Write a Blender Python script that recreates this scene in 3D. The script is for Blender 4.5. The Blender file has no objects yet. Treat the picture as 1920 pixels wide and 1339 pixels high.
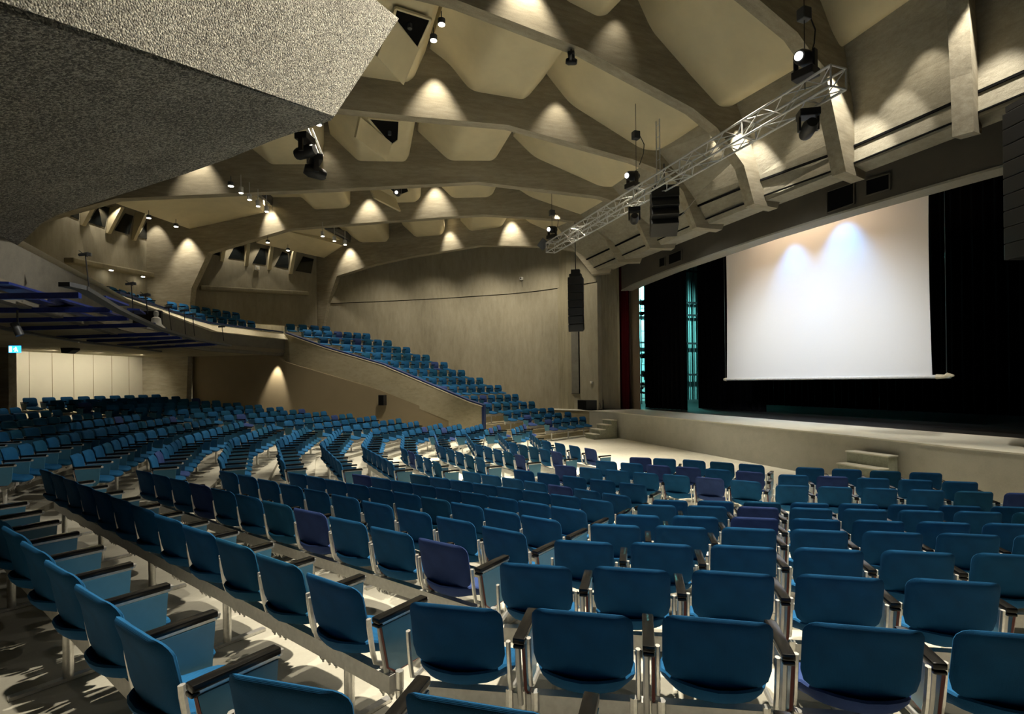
import bpy, bmesh, math, random
from mathutils import Vector, Matrix
random.seed(7)
C = bpy.context.scene
COL = C.collection
# ------------------------------------------------------------------ camera model
F=1000.; CX=960.; CY=717.; RO=math.atan(.012); ZC=2.25
TH=math.radians(19.8); ca,sa=math.cos(TH),math.sin(TH)
def ray(px,py):
    a=(px-CX)/F; b=(CY-py)/F
    X=a*math.cos(RO)+b*math.sin(RO); Z=-a*math.sin(RO)+b*math.cos(RO)
    return (X*ca+sa, -X*sa+ca, Z)
def at(px,py,t):
    r=ray(px,py); return (r[0]*t,r[1]*t,ZC+r[2]*t)
def atz(px,py,z):
    r=ray(px,py); return at(px,py,(z-ZC)/r[2])
def atu(px,py,u): return at(px,py,u/ray(px,py)[0])
def onplane(px,py,P,d):
    r=ray(px,py); n=(-d[1],d[0])
    return at(px,py,(P[0]*n[0]+P[1]*n[1])/(r[0]*n[0]+r[1]*n[1]))
def proj(p):
    u,v,z=p; X=u*ca-v*sa; Y=u*sa+v*ca; Z=z-ZC
    if Y<.05: return (-9999,-9999,Y)
    a=(X*math.cos(RO)-Z*math.sin(RO))/Y; b=(X*math.sin(RO)+Z*math.cos(RO))/Y
    return (CX+F*a,CY-F*b,Y)
# ------------------------------------------------------------------ materials
def newmat(name):
    m=bpy.data.materials.new(name); m.use_nodes=True
    n=m.node_tree; return m,n,n.nodes['Principled BSDF']
def ramp(n,fac,stops):
    r=n.nodes.new('ShaderNodeValToRGB'); e=r.color_ramp.elements
    e[0].position=stops[0][0]; e[0].color=(*stops[0][1],1)
    e[1].position=stops[-1][0]; e[1].color=(*stops[-1][1],1)
    for p,c in stops[1:-1]:
        x=e.new(p); x.color=(*c,1)
    n.links.new(fac,r.inputs[0]); return r.outputs[0]
def coords(n,scale=(1,1,1),out='Object'):
    t=n.nodes.new('ShaderNodeTexCoord'); mp=n.nodes.new('ShaderNodeMapping')
    mp.inputs['Scale'].default_value=scale; n.links.new(t.outputs[out],mp.inputs[0]); return mp.outputs[0]
def noise(n,co,scale,detail=4,rough=.55):
    x=n.nodes.new('ShaderNodeTexNoise'); x.inputs['Scale'].default_value=scale
    x.inputs['Detail'].default_value=detail; x.inputs['Roughness'].default_value=rough
    n.links.new(co,x.inputs['Vector']); return x.outputs['Fac']
def math_(n,op,a,b):
    x=n.nodes.new('ShaderNodeMath'); x.operation=op
    for i,v in enumerate((a,b)):
        if isinstance(v,(int,float)): x.inputs[i].default_value=v
        else: n.links.new(v,x.inputs[i])
    return x.outputs[0]
def bump(n,p,h,strength,dist):
    b=n.nodes.new('ShaderNodeBump'); b.inputs['Strength'].default_value=strength; b.inputs['Distance'].default_value=dist
    n.links.new(h,b.inputs['Height']); n.links.new(b.outputs[0],p.inputs['Normal'])
def plain(name,col,rough=.5,metal=0,spec=None,nz=0,nscale=20,coat=0):
    m,n,p=newmat(name); p.inputs['Base Color'].default_value=(*col,1)
    p.inputs['Roughness'].default_value=rough; p.inputs['Metallic'].default_value=metal
    if spec is not None: p.inputs['Specular IOR Level'].default_value=spec
    if coat: p.inputs['Coat Weight'].default_value=coat
    co=coords(n); f=noise(n,co,nscale,3)
    a=max(.0,1-(nz or .08)); b=1+(nz or .08)
    c=ramp(n,f,[(.3,tuple(x*a for x in col)),(.7,tuple(min(1,x*b) for x in col))])
    n.links.new(c,p.inputs['Base Color'])
    return m
def emit(name,col,strength):
    m,n,p=newmat(name); p.inputs['Base Color'].default_value=(*col,1)
    p.inputs['Emission Color'].default_value=(*col,1); p.inputs['Emission Strength'].default_value=strength
    return m
def concrete(name,c0,c1,c2,stretch=(.5,4,4),scale=1.6,board=None,bumpd=.012,pits=False):
    """board marked concrete: streaks along local X (or Z), stains and grain"""
    m,n,p=newmat(name)
    co=coords(n,stretch); big=noise(n,coords(n,tuple(s*.35 for s in stretch)),scale,5,.6)
    f=noise(n,co,scale*2.6,6,.65)
    fine=noise(n,coords(n),45,3,.6)
    mix=math_(n,'ADD',math_(n,'MULTIPLY',big,.5),math_(n,'MULTIPLY',f,.5))
    mix=math_(n,'ADD',math_(n,'MULTIPLY',mix,.82),math_(n,'MULTIPLY',fine,.18))
    if board:
        w=n.nodes.new('ShaderNodeTexWave'); w.wave_type='BANDS'; w.bands_direction=board
        w.inputs['Scale'].default_value=1.15; w.inputs['Distortion'].default_value=.25; w.inputs['Detail Scale'].default_value=1
        n.links.new(coords(n),w.inputs['Vector'])
        line=ramp(n,w.outputs['Fac'],[(0,(0,0,0)),(.04,(1,1,1)),(1,(1,1,1))])
        mix=math_(n,'MULTIPLY',mix,math_(n,'ADD',math_(n,'MULTIPLY',line,.16),.84))
    c=ramp(n,mix,[(.30,c0),(.48,c1),(.68,c2)])
    n.links.new(c,p.inputs['Base Color']); p.inputs['Roughness'].default_value=.88
    p.inputs['Specular IOR Level'].default_value=.25
    bump(n,p,mix,.55,bumpd)
    return m
def pebble(name,c0,c1,c2,scale=26,dist=.03):
    m,n,p=newmat(name); co=coords(n)
    v=n.nodes.new('ShaderNodeTexVoronoi'); v.inputs['Scale'].default_value=scale
    n.links.new(co,v.inputs['Vector'])
    nz=noise(n,co,scale*.8,6,.7); big=noise(n,co,1.3,4)
    sep=n.nodes.new('ShaderNodeSeparateColor'); n.links.new(v.outputs['Color'],sep.inputs[0])
    h=math_(n,'ADD',math_(n,'MULTIPLY',v.outputs['Distance'],-1.0),math_(n,'MULTIPLY',nz,.5))
    mixf=math_(n,'ADD',math_(n,'MULTIPLY',nz,.45),math_(n,'ADD',math_(n,'MULTIPLY',sep.outputs[0],.35),math_(n,'MULTIPLY',big,.2)))
    c=ramp(n,mixf,[(.32,c0),(.5,c1),(.66,c2)])
    n.links.new(c,p.inputs['Base Color']); p.inputs['Roughness'].default_value=.92
    p.inputs['Specular IOR Level'].default_value=.2
    bump(n,p,h,1.0,dist); return m
M={}
M['beam']=concrete('board_marked_concrete',(.17,.148,.105),(.31,.275,.20),(.47,.425,.325),(.45,1.8,2.6),1.5,None)
M['wall']=concrete('vertical_board_concrete',(.20,.178,.125),(.29,.262,.19),(.37,.338,.255),(1.6,1.6,.45),1.5,None)
M['column']=concrete('column_concrete',(.16,.14,.09),(.28,.25,.17),(.36,.32,.22),(2.5,2.5,.3),1.4,None)
M['parapet']=concrete('parapet_concrete',(.22,.19,.12),(.34,.30,.20),(.42,.37,.26),(1.2,1.2,3),1.6,None)
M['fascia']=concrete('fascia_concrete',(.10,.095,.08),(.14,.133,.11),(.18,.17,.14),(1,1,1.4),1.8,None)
M['slope']=concrete('bush_hammered_concrete',(.20,.18,.135),(.30,.275,.21),(.40,.37,.29),(1,1,2.5),2.2,None,.05)
M['pebble']=pebble('shaded_aggregate_concrete',(.08,.08,.075),(.20,.195,.17),(.46,.44,.38),75,.012)  # darker copy of one concrete, shade of the underside put in its colour
M['pebble_lit']=pebble('lit_aggregate_concrete',(.26,.24,.20),(.52,.49,.40),(.85,.80,.66),70,.022)  # paler copy of the same concrete, light on the upper face painted in
M['soffit']=plain('balcony_soffit_paint',(.16,.14,.10),.9)
M['cream']=plain('cream_acoustic_plaster',(.64,.56,.36),.75,nz=.06,nscale=1.5)
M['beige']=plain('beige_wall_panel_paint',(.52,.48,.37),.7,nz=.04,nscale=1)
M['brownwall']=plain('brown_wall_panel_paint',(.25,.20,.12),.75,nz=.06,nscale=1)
M['coping']=plain('cream_coping_paint',(.80,.72,.52),.6)
M['floor']=concrete('hall_floor_screed',(.50,.47,.38),(.62,.59,.48),(.70,.67,.56),(1,1,1),3,None,.002)
M['carpet']=concrete('terrace_carpet',(.29,.28,.235),(.35,.335,.28),(.42,.405,.34),(1,1,1),.9,None,.006)
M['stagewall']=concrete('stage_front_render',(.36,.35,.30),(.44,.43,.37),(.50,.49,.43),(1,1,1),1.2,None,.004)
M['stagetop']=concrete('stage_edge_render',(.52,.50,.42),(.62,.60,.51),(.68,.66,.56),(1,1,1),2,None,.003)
M['step']=concrete('precast_step_concrete',(.20,.215,.17),(.30,.315,.25),(.40,.41,.34),(1,1,1),6,None,.004)
M['stagefloor']=plain('black_stage_floor',(.012,.012,.011),.45,nz=.4,nscale=2.5)
M['black']=plain('black_paint',(.008,.008,.008),.5)
M['velvet']=plain('black_velvet',(.004,.004,.005),.95,spec=.05)
M['dark']=plain('dark_opening',(.006,.006,.006),.9,spec=.05)
M['header']=plain('dark_header_paint',(.085,.075,.055),.85,nz=.1,nscale=1.5)
M['lip']=plain('header_lip_render',(.30,.28,.22),.8)
M['red']=plain('dark_red_velvet',(.045,.001,.003),.9,spec=.1)
M['pierbeige']=plain('pinkish_beige_paint',(.20,.15,.095),.8)
M['alu']=plain('brushed_aluminium',(.62,.61,.58),.33,.75,nz=.1,nscale=60)
M['alumatt']=plain('satin_aluminium',(.52,.51,.48),.45,.25,nz=.1,nscale=30)
M['alutruss']=plain('truss_aluminium',(.60,.60,.58),.45,.3,nz=.1,nscale=30)
M['steel']=plain('grey_steel',(.07,.075,.08),.5,.4)
M['bluesteel']=plain('blue_painted_steel',(.012,.03,.20),.4,.2,nz=.2)
M['navyrail']=plain('dark_blue_rail_paint',(.008,.022,.09),.4)
M['armblack']=plain('black_armrest_plastic',(.005,.005,.005),.2,spec=.3)
M['panelblue']=plain('blue_side_panel_laminate',(.045,.15,.23),.35,nz=.05)
M['paneledge']=plain('dark_red_panel_edge',(.11,.018,.012),.5)
M['white']=plain('white_plastic',(.75,.74,.70),.5)
M['screen']=plain('projection_screen_cloth',(.88,.88,.88),.9,nz=.005)
M['lamp']=emit('lamp_lens_glow',(1,.93,.75),14)
M['lamp2']=emit('cold_lens_glow',(1,.98,.95),1.6)
M['exit']=emit('exit_sign_blue_glow',(.02,.25,.75),1.6)
M['exitw']=emit('exit_sign_white_glow',(.6,.9,1),2.2)
M['teal']=plain('pale_teal_wall_paint',(.42,.68,.66),.6,nz=.05)
M['glass']=plain('dark_window_glass',(.01,.012,.012),.08,spec=.6)
def fabric(name,col):
    m,n,p=newmat(name); co=coords(n)
    w=n.nodes.new('ShaderNodeTexWave'); w.inputs['Scale'].default_value=110; w.bands_direction='X'
    w2=n.nodes.new('ShaderNodeTexWave'); w2.inputs['Scale'].default_value=110; w2.bands_direction='Z'
    n.links.new(co,w.inputs[0]); n.links.new(co,w2.inputs[0])
    h=math_(n,'MULTIPLY',w.outputs['Fac'],w2.outputs['Fac'])
    f=noise(n,co,9,3); mx=math_(n,'ADD',math_(n,'MULTIPLY',h,.35),math_(n,'MULTIPLY',f,.65))
    c=ramp(n,mx,[(.25,tuple(x*.78 for x in col)),(.7,tuple(x*1.2 for x in col))])
    n.links.new(c,p.inputs['Base Color']); p.inputs['Roughness'].default_value=.85
    p.inputs['Sheen Weight'].default_value=.16; p.inputs['Sheen Tint'].default_value=(*[min(1,x*3) for x in col],1)
    p.inputs['Specular IOR Level'].default_value=.2
    bump(n,p,h,.4,.0015); return m
M['fab']=fabric('blue_woven_fabric',(.0035,.066,.165))
M['fab2']=fabric('teal_blue_woven_fabric',(.0035,.062,.130))
M['fabp']=fabric('purplish_blue_woven_fabric',(.022,.045,.145))
M['shell']=plain('navy_seat_shell',(.008,.045,.105),.6,nz=.1)
# ------------------------------------------------------------------ mesh builder
class MB:
    def __init__(s): s.v=[]; s.f=[]; s.m=[]
    def add(s,vs,fs,mi=0):
        o=len(s.v); s.v+= [tuple(v) for v in vs]; s.f+= [tuple(i+o for i in f) for f in fs]; s.m+=[mi]*len(fs); return s
    def box(s,c,d,mi=0,rz=0,rx=0,ry=0):
        M_=Matrix.Rotation(rz,3,'Z')@Matrix.Rotation(ry,3,'Y')@Matrix.Rotation(rx,3,'X')
        vs=[Vector(c)+M_@Vector((x*d[0]/2,y*d[1]/2,z*d[2]/2)) for x in(-1,1) for y in(-1,1) for z in(-1,1)]
        return s.add(vs,[(0,1,3,2),(4,6,7,5),(0,4,5,1),(2,3,7,6),(0,2,6,4),(1,5,7,3)],mi)
    def prism(s,pts,vec,mi=0):
        n=len(pts); v=Vector(vec); a=[Vector(p) for p in pts]
        nn=Vector((0,0,0))
        for i in range(n): nn+=a[i].cross(a[(i+1)%n])
        if nn.dot(v)>0: a.reverse()
        vs=a+[p+v for p in a]
        fs=[tuple(range(n)),tuple(range(2*n-1,n-1,-1))]+[((i+1)%n,i,i+n,(i+1)%n+n) for i in range(n)]
        return s.add(vs,fs,mi)
    def tube(s,pts,r,seg=8,mi=0,cap=True,flat=None):
        pts=[Vector(p) for p in pts]; n=len(pts); rings=[]
        for i,p in enumerate(pts):
            t=(pts[min(i+1,n-1)]-pts[max(i-1,0)]).normalized()
            ref=Vector((0,0,1)) if abs(t.z)<.95 else Vector((0,1,0))
            a=t.cross(ref).normalized(); b=a.cross(t).normalized()
            rr=r[i] if isinstance(r,(list,tuple)) else r
            fl=flat or (1,1)
            rings.append([p+a*math.cos(k*2*math.pi/seg)*rr*fl[0]+b*math.sin(k*2*math.pi/seg)*rr*fl[1] for k in range(seg)])
        vs=[q for R in rings for q in R]; fs=[]
        for i in range(n-1):
            for k in range(seg):
                k2=(k+1)%seg; fs.append((i*seg+k,i*seg+k2,(i+1)*seg+k2,(i+1)*seg+k))
        if cap: fs+= [tuple(range(seg-1,-1,-1)),tuple((n-1)*seg+k for k in range(seg))]
        return s.add(vs,fs,mi)
    def bar(s,p,q,w,h,mi=0):
        p,q=Vector(p),Vector(q); t=(q-p).normalized()
        ref=Vector((0,0,1)) if abs(t.z)<.95 else Vector((0,1,0))
        a=t.cross(ref).normalized()*w/2; b=a.cross(t).normalized()*h/2
        vs=[x+sa_*a+sb*b for x in(p,q) for sa_ in(-1,1) for sb in(-1,1)]
        return s.add(vs,[(0,1,3,2),(4,6,7,5),(0,4,5,1),(2,3,7,6),(0,2,6,4),(1,5,7,3)],mi)
    def rings(s,R,mi=0):
        """stack of closed rings (equal counts) capped with fans"""
        n=len(R[0]); vs=[p for r in R for p in r]; fs=[]
        for i in range(len(R)-1):
            for k in range(n):
                k2=(k+1)%n; fs.append((i*n+k,i*n+k2,(i+1)*n+k2,(i+1)*n+k))
        fs+=[tuple(range(n-1,-1,-1)),tuple((len(R)-1)*n+k for k in range(n))]
        return s.add(vs,fs,mi)
    def mesh(s,name,mats,smooth=False,bevel=0):
        me=bpy.data.meshes.new(name); me.from_pydata(s.v,[],s.f)
        for m in (mats if isinstance(mats,(list,tuple)) else [mats]): me.materials.append(m)
        me.polygons.foreach_set('material_index',s.m)
        bm=bmesh.new(); bm.from_mesh(me); bmesh.ops.recalc_face_normals(bm,faces=bm.faces)
        if bevel:
            es=[e for e in bm.edges if len(e.link_faces)==2 and e.calc_face_angle(0)>.6]
            bmesh.ops.bevel(bm,geom=es,offset=bevel,segments=2,affect='EDGES',profile=.6)
        bm.to_mesh(me); bm.free()
        if smooth:
            me.polygons.foreach_set('use_smooth',[True]*len(me.polygons))
            try: me.set_sharp_from_angle(angle=math.radians(40))
            except Exception: pass
        me.update(); return me
    def build(s,name,mats,parent=None,smooth=False,bevel=0,local=None):
        if local is not None:
            o=Vector(local); s.v=[tuple(Vector(v)-o) for v in s.v]
        ob=bpy.data.objects.new(name,s.mesh(name,mats,smooth,bevel)); COL.objects.link(ob)
        if local is not None: ob.location=local
        if parent is not None: ob.parent=parent
        return ob
def tag(o,label,cat,group=None,kind=None):
    if label: o['label']=label
    if cat: o['category']=cat
    if group: o['group']=group
    if kind: o['kind']=kind
    return o
def struct(o): o['kind']='structure'; return o
def thing(name,label,cat,loc=(0,0,0),rz=0,group=None):
    o=bpy.data.objects.new(name,None); o.empty_display_size=.1; COL.objects.link(o)
    o.location=loc; o.rotation_euler=(0,0,rz); return tag(o,label,cat,group)
def spot(loc,target,power,angle,blend=.4,size=.06,col=(1,.86,.62)):
    l=bpy.data.lights.new('spot_lamp','SPOT'); l.energy=power; l.spot_size=math.radians(angle); l.spot_blend=blend
    l.shadow_soft_size=size; l.color=col
    o=bpy.data.objects.new('spot_lamp',l); COL.objects.link(o); o.location=loc
    o.rotation_euler=(Vector(target)-Vector(loc)).to_track_quat('-Z','Y').to_euler(); return o
ORD=['first','second','third','fourth','fifth','sixth','seventh','eighth','ninth','tenth','eleventh','twelfth','thirteenth','fourteenth','fifteenth','sixteenth','seventeenth','eighteenth']
# ================================================================== FLOOR AND TERRACES
def zk(k): return max(0.,.0875*(7-k))
def unit(a): a=math.radians(a); return (math.cos(a),math.sin(a))
nA=(.469,.883); nB=(.848,.530); nE=(.848,-.530)
def offA(k): return 2.174+.762*(k-1)
def offB(k): return 1.44+.775*(k-1) if k<=7 else 6.09+.84*(k-7)
def offE(k): return -12.29+.94*(k-1)
def uC(k): return -3.35+.872*(k-1)
def cross(n1,o1,n2,o2):
    d=n1[0]*n2[1]-n1[1]*n2[0]; return ((o1*n2[1]-n1[1]*o2)/d,(n1[0]*o2-o1*n2[0])/d)
HALL=[(13,-9),(13,34),(-13.5,34),(-13.5,-9)]
b=MB(); b.prism([(-13.5,-9,-.3),(11.6,-9,-.3),(11.6,34,-.3),(-13.5,34,-.3)],(0,0,.3)); fl=struct(b.build('floor',M['floor']))
EDGE=.60
for k in range(6,-7,-1):
    a=offA(k)+EDGE; bb=offB(k)+EDGE; c=uC(k)+EDGE; e=offE(k)+EDGE
    P1=cross(nA,a,(0,1),-8.9)            # far right end of the terrace
    P2=cross(nA,a,nB,bb); P3=cross(nB,bb,(1,0),c)
    P4=(c,16.3+.1*(1-k)); P4=cross(nE,e,(1,0),c)
    P5=cross(nE,e,(.545,.838),.545*(-.5)+.838*22.9)   # runs out under the side arm
    front=[P1,P2,P3,P4,P5]
    back=[(-13.4,33),(-13.4,-8.9)]
    pts=[(p[0],p[1],-.2) for p in front+back]
    t=MB(); t.prism(pts,(0,0,.2+zk(k)))
    struct(t.build('floor',M['carpet'] if k>-9 else M['floor']))
# ================================================================== CHAIRS
def rrect(hw,top,rt,side,bot,n=5):
    """back outline (x,z): rounded top corners, straight sides, deep curved bottom"""
    pts=[]
    for i in range(n+1):
        a=math.radians(90*i/n); pts.append((hw-rt+rt*math.sin(a)*1.0, top-rt+rt*math.cos(a)))
    m=9
    for i in range(m+1):
        t=math.pi*i/m; x=hw*math.cos(t); z=side-(side-bot)*math.sin(t)**.8
        pts.append((x,z))
    for i in range(n+1):
        a=math.radians(90*(n-i)/n); pts.append((-(hw-rt+rt*math.sin(a)), top-rt+rt*math.cos(a)))
    return pts
def scaled(pts,cx,cz,f): return [((x-cx)*f+cx,(z-cz)*f+cz) for x,z in pts]
def inset(pts,d,cx,cz,hw,hh): return [((x-cx)*(1-d/hw)+cx,(z-cz)*(1-d/hh)+cz) for x,z in pts]
def back_mb(fine=True,mi=0,mi2=0):
    out=rrect(.208,.80,.062,.575,.468,4 if fine else 2)
    cx,cz=0,.63
    def pos(x,z,y):
        yb=-.178-.052*((z-.45)/.35) + .9*x*x*.55 - .030*max(0,(z-.665)/.135)**2; z=z-.010*max(0,(z-.72)/.08)*(1-(x/.21)**2)   # tilt back + concave
        return (x,yb+y,z)
    R=[]
    prof=[(.12,-.018),(.055,-.023),(.028,-.018),(.010,-.009),(0,.004),(.004,.014),(.03,.026),(.10,.020)] if fine else [(.045,-.022),(.012,-.01),(0,.006),(.03,.024)]
    for d,y in prof: R.append([pos(x,z,y) for x,z in inset(out,d,cx,cz,.208,.17)])
    m=MB(); m.rings(R,mi); return m
def seat_mb(fine=True):
    N=28 if fine else 12; out=[]
    for i in range(N):
        t=2*math.pi*i/N; c,s=math.cos(t),math.sin(t)
        e=.45 if s>0 else .82
        x=.212*math.copysign(abs(c)**.5 if s>0 else abs(c)**.75,c); y=(.20*abs(s)**e if s>0 else -.248*abs(s)**e)
        out.append((x,y))
    def pos(x,y,dz):
        z=.425+.10*max(0,(-y-.06)/.18)**1.8*.55-.02*max(0,(y-.08)/.12)**2+.25*x*x+1.5*x*x*min(1,max(0,(-y+.02)/.14))+.022*max(0,(-y-.16)/.08)
        return (x,y,z+dz)
    R=[]
    prof=[(.10,-.030),(.03,-.034),(.006,-.02),(0,-.004),(.006,.010),(.03,.018),(.10,.012)] if fine else [(.03,-.034),(0,-.004),(.03,.016)]
    for d,dz in prof: R.append([pos(x*(1-d/.212),y*(1-d/.22),dz) for x,y in out])
    m=MB(); m.rings(R); return m
def bracket_mb(sx):
    m=MB(); x=.226*sx
    m.tube([(x,-.186,.640),(x,-.183,.60),(x,-.165,.48),(x,-.150,.425),(x,-.10,.398),(x,.06,.385)],.0105,6,flat=(1.0,1.25)); return m
def arm_mb():
    m=MB(); m.box((.268,-.025,.640),(.05,.315,.026)); m.box((.268,-.170,.617),(.046,.03,.016)); return m
def trim_mb():
    m=MB(); m.box((.268,-.02,.6195),(.036,.30,.014)); m.tube([(.268,.128,.6195),(.268,.134,.640)],.021,8); return m
def post_mb():
    m=MB(); m.tube([(.258,-.10,.33),(.258,-.135,.50),(.258,-.15,.612)],.0135,6); return m
def panel_mb():
    m=MB(); P=[(.280,-.165,.612),(.280,.12,.612),(.280,.105,.42),(.280,.07,.375),(.280,-.08,.375),(.280,-.125,.41)]
    m.prism(P,(.012,0,0)); 
    m2=MB(); m.tube([(.286,-.168,.610),(.286,-.128,.41),(.286,-.08,.372),(.286,.06,.372)],.0068,4,1); return m
def clamp_mb(x):
    m=MB(); m.tube([(x,-.085,.245),(x,-.085,.258),(x,-.085,.30),(x,-.085,.303),(x,-.085,.306),(x,-.085,.385)],[.010,.019,.0195,.0165,.0195,.0195],8)
    m.tube([(x,-.085,.232),(x,-.085,.246)],.006,6); return m
CH={}
def cm(key,mb,mats,smooth=True,bevel=0): CH[key]=mb.mesh('chair_'+key,mats,smooth,bevel)
for fk in ('fab','fab2','fabp'):
    cm('back_'+fk,back_mb(),[M[fk]]); cm('seat_'+fk,seat_mb(),[M[fk]])
cm('brL',bracket_mb(-1),[M['alu']]); cm('brR',bracket_mb(1),[M['alu']])
cm('arm',arm_mb(),[M['armblack']],True,.006); cm('trim',trim_mb(),[M['alu']])
cm('post',post_mb(),[M['alumatt']]); cm('panel',panel_mb(),[M['panelblue'],M['paneledge']],False)
for i,x in enumerate((.205,.262,.318)): cm('cl%d'%i,clamp_mb(x),[M['alu']])
PARTS=[('backrest','back'),('seat','seat'),('bracket','brL'),('bracket','brR'),('armrest','arm'),('armrest_trim','trim'),('arm_post','post'),('side_panel','panel'),('clamp','cl0'),('clamp','cl1'),('clamp','cl2')]
def chair(loc,rz,fk,fs,label,group,full=True):
    t=thing('auditorium_chair',label,'chair',loc,rz,group)
    root=t
    for nm,key in PARTS:
        if not full and key in('cl0','cl1','cl2','trim','post'): continue
        k2=key
        if key=='back': k2='back_'+fk
        if key=='seat': k2='seat_'+fs
        o=bpy.data.objects.new(nm,CH[k2]); COL.objects.link(o); 
        if key=='trim':
            o.parent=armo
        else: o.parent=root
        if key=='arm': armo=o
    return t
# far chairs: one merged mesh
FAR=MB()
_fb=back_mb(False); _fs=seat_mb(False)
def far_chair(loc,rz,fi):
    c,s=math.cos(rz),math.sin(rz)
    def T(vs): return [(loc[0]+c*x-s*y,loc[1]+s*x+c*y,loc[2]+z) for x,y,z in vs]
    FAR.add(T(_fb.v),_fb.f,fi); FAR.add(T(_fs.v),_fs.f,fi)
    t=MB(); t.box((.268,-.02,.64),(.05,.31,.03)); FAR.add(T(t.v),t.f,3)
    t=MB(); t.prism([(.280,-.165,.61),(.280,.12,.61),(.280,.10,.40),(.280,-.10,.385)],(.012,0,0)); FAR.add(T(t.v),t.f,4)
    for sx in(-1,1):
        t=MB(); t.bar((.226*sx,-.215,.60),(.226*sx,-.16,.41),.02,.02); t.bar((.226*sx,-.16,.41),(.226*sx,.05,.385),.02,.02); FAR.add(T(t.v),t.f,5)
    t=MB(); t.bar((.268,-.085,.25),(.268,-.085,.62),.03,.03); FAR.add(T(t.v),t.f,5)
# rows: (block, row-number-from-stage text, floor z, left point, right point, count)  points = top centre of the backs, seen from behind
ROWS=[]
def row(block,rn,z,L,R,n,measured=True,flip=False):
    ROWS.append((block,rn,z,L,R,n))
PITCH=.532
def seg(block,rn,z,L,R,n=None):
    d=math.dist(L[:2],R[:2])
    if n is None: n=max(1,int(round(d/PITCH))+1)
    ROWS.append((block,rn,z,L[:2],R[:2],n))
px8=lambda x,y,z: atz(x,y,z+.8)
# block A (near right) rows 1..7 : left end points, direction -28
Aleft={1:(857,1132.7),2:(1008,1056),3:(1098.5,1012.5),4:(1158,982),5:(1200,964),6:(1235,945.5),7:(1260,936.6)}
Anum={0:2,1:6,2:7,3:8,4:9,5:10,6:11,7:12}
dA=unit(-28.2)
for k,p in Aleft.items():
    L=px8(*p,zk(k)); n=Anum[k]; R=(L[0]+dA[0]*PITCH*(n-1),L[1]+dA[1]*PITCH*(n-1))
    seg('A',12-k,zk(k),L,R,n)
# row 0 : the two nearest chairs + more right (below the frame)
L=px8(538,1276,zk(0)); L2_=px8(897,1314,zk(0)); dd=((L2_[0]-L[0]),(L2_[1]-L[1])); seg('A',12,zk(0),L,(L[0]+dd[0]*4,L[1]+dd[1]*4),5)
# block B
dB=unit(122)
Bend={1:(612,1083),2:(820,1013),3:(936,989),4:(1007,968),5:(1060,950.6),6:(1114,935.5),7:(1151,925.5),8:(1182.5,905.4)}
Bst={1:(83,880.5),2:(266,882),3:(423,883),4:(553,886),5:(674,889),6:(783,889),7:(880,884),8:(978.5,881)}
Bn={1:12,2:11,3:10,4:10,5:9,6:8,7:7,8:5}
for k in Bend: seg('B',12-k,zk(k),px8(*Bst[k],zk(k)),px8(*Bend[k],zk(k)),Bn[k])
L=px8(250,1172,zk(0)); L=(L[0],L[1]); seg('B',12,zk(0),(L[0]+dB[0]*PITCH*9,L[1]+dB[1]*PITCH*9),L,10)
seg('B',13,zk(-1),(-4.55,7.1),(-2.2,3.3),8)
seg('B',14,zk(-2),(-5.4,7.0),(-3.6,4.1),6)
# front rows 9..11 left part and right part
seg('B',3,0,px8(1057,872,0),px8(1207.6,885.5,0),4); seg('G',3,0,px8(1266,889.6,0),px8(1397,900.5,0),3)
seg('B',2,0,px8(1134,863.6,0),px8(1232,871.5,0),3); seg('G',2,0,px8(1289,875,0),px8(1405,883.6,0),3)
seg('B',1,0,px8(1199,857,0),px8(1244,859,0),2); seg('G',1,0,px8(1300,862,0),px8(1408,870,0),3)
def ext(a,b_,n,tot):
    d=((b_[0]-a[0])/(n-1),(b_[1]-a[1])/(n-1)); return (a[0]+d[0]*(tot-1),a[1]+d[1]*(tot-1))
a=px8(1486,909,0); b_=px8(1829,920.5,0); seg('H',3,0,a,ext(a,b_,5,6),6)
a=px8(1488,889.5,0); b_=px8(1802,902,0); seg('H',2,0,a,b_,5)
a=px8(1519,876,0); b_=px8(1737,885.4,0); seg('H',1,0,a,b_,4)
# block C (two halves meeting at the hall axis)
for k in range(11,-7,-1):
    z=zk(k); u=uC(k)+.02; near=(u+.10,9.05+.13*(k-1) if k>0 else 9.0); kink=(u-.16,12.15)
    if k<1: near=(u+.05,9.0)
    far=(u+.30,14.35+.28*(11-k) if k>=1 else 17.2)
    mid2=(kink[0]+.02,kink[1]+PITCH)
    seg('C',12-k,z,(kink[0],kink[1]),(near[0],near[1]))
    seg('D',12-k,z,(far[0],far[1]),mid2)
# block E
Epx={11:((5.66,15.75),(6.62,17.24)),10:((4.81,15.84),(5.70,17.30)),9:((3.93,15.95),(5.26,17.98)),8:((3.20,16.33),(4.58,18.35)),7:((2.39,16.41),(4.06,19.09)),
6:((1.56,16.77),(3.25,19.44)),5:((.73,17.14),(2.68,19.94)),4:((-.09,17.51),(1.85,20.64)),3:((-.96,17.92),(1.01,21.08)),2:((-1.83,18.34),(.09,21.6)),1:((-2.74,18.81),(-.70,22.1))}
for j in range(1,8): Epx[1-j]=((-2.74-.9*j,18.81+.45*j),(-.70-.81*j,22.1+.5*j))
for k,(a,b_) in Epx.items(): seg('E',12-k,zk(max(k,-6)),b_,a)
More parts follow.
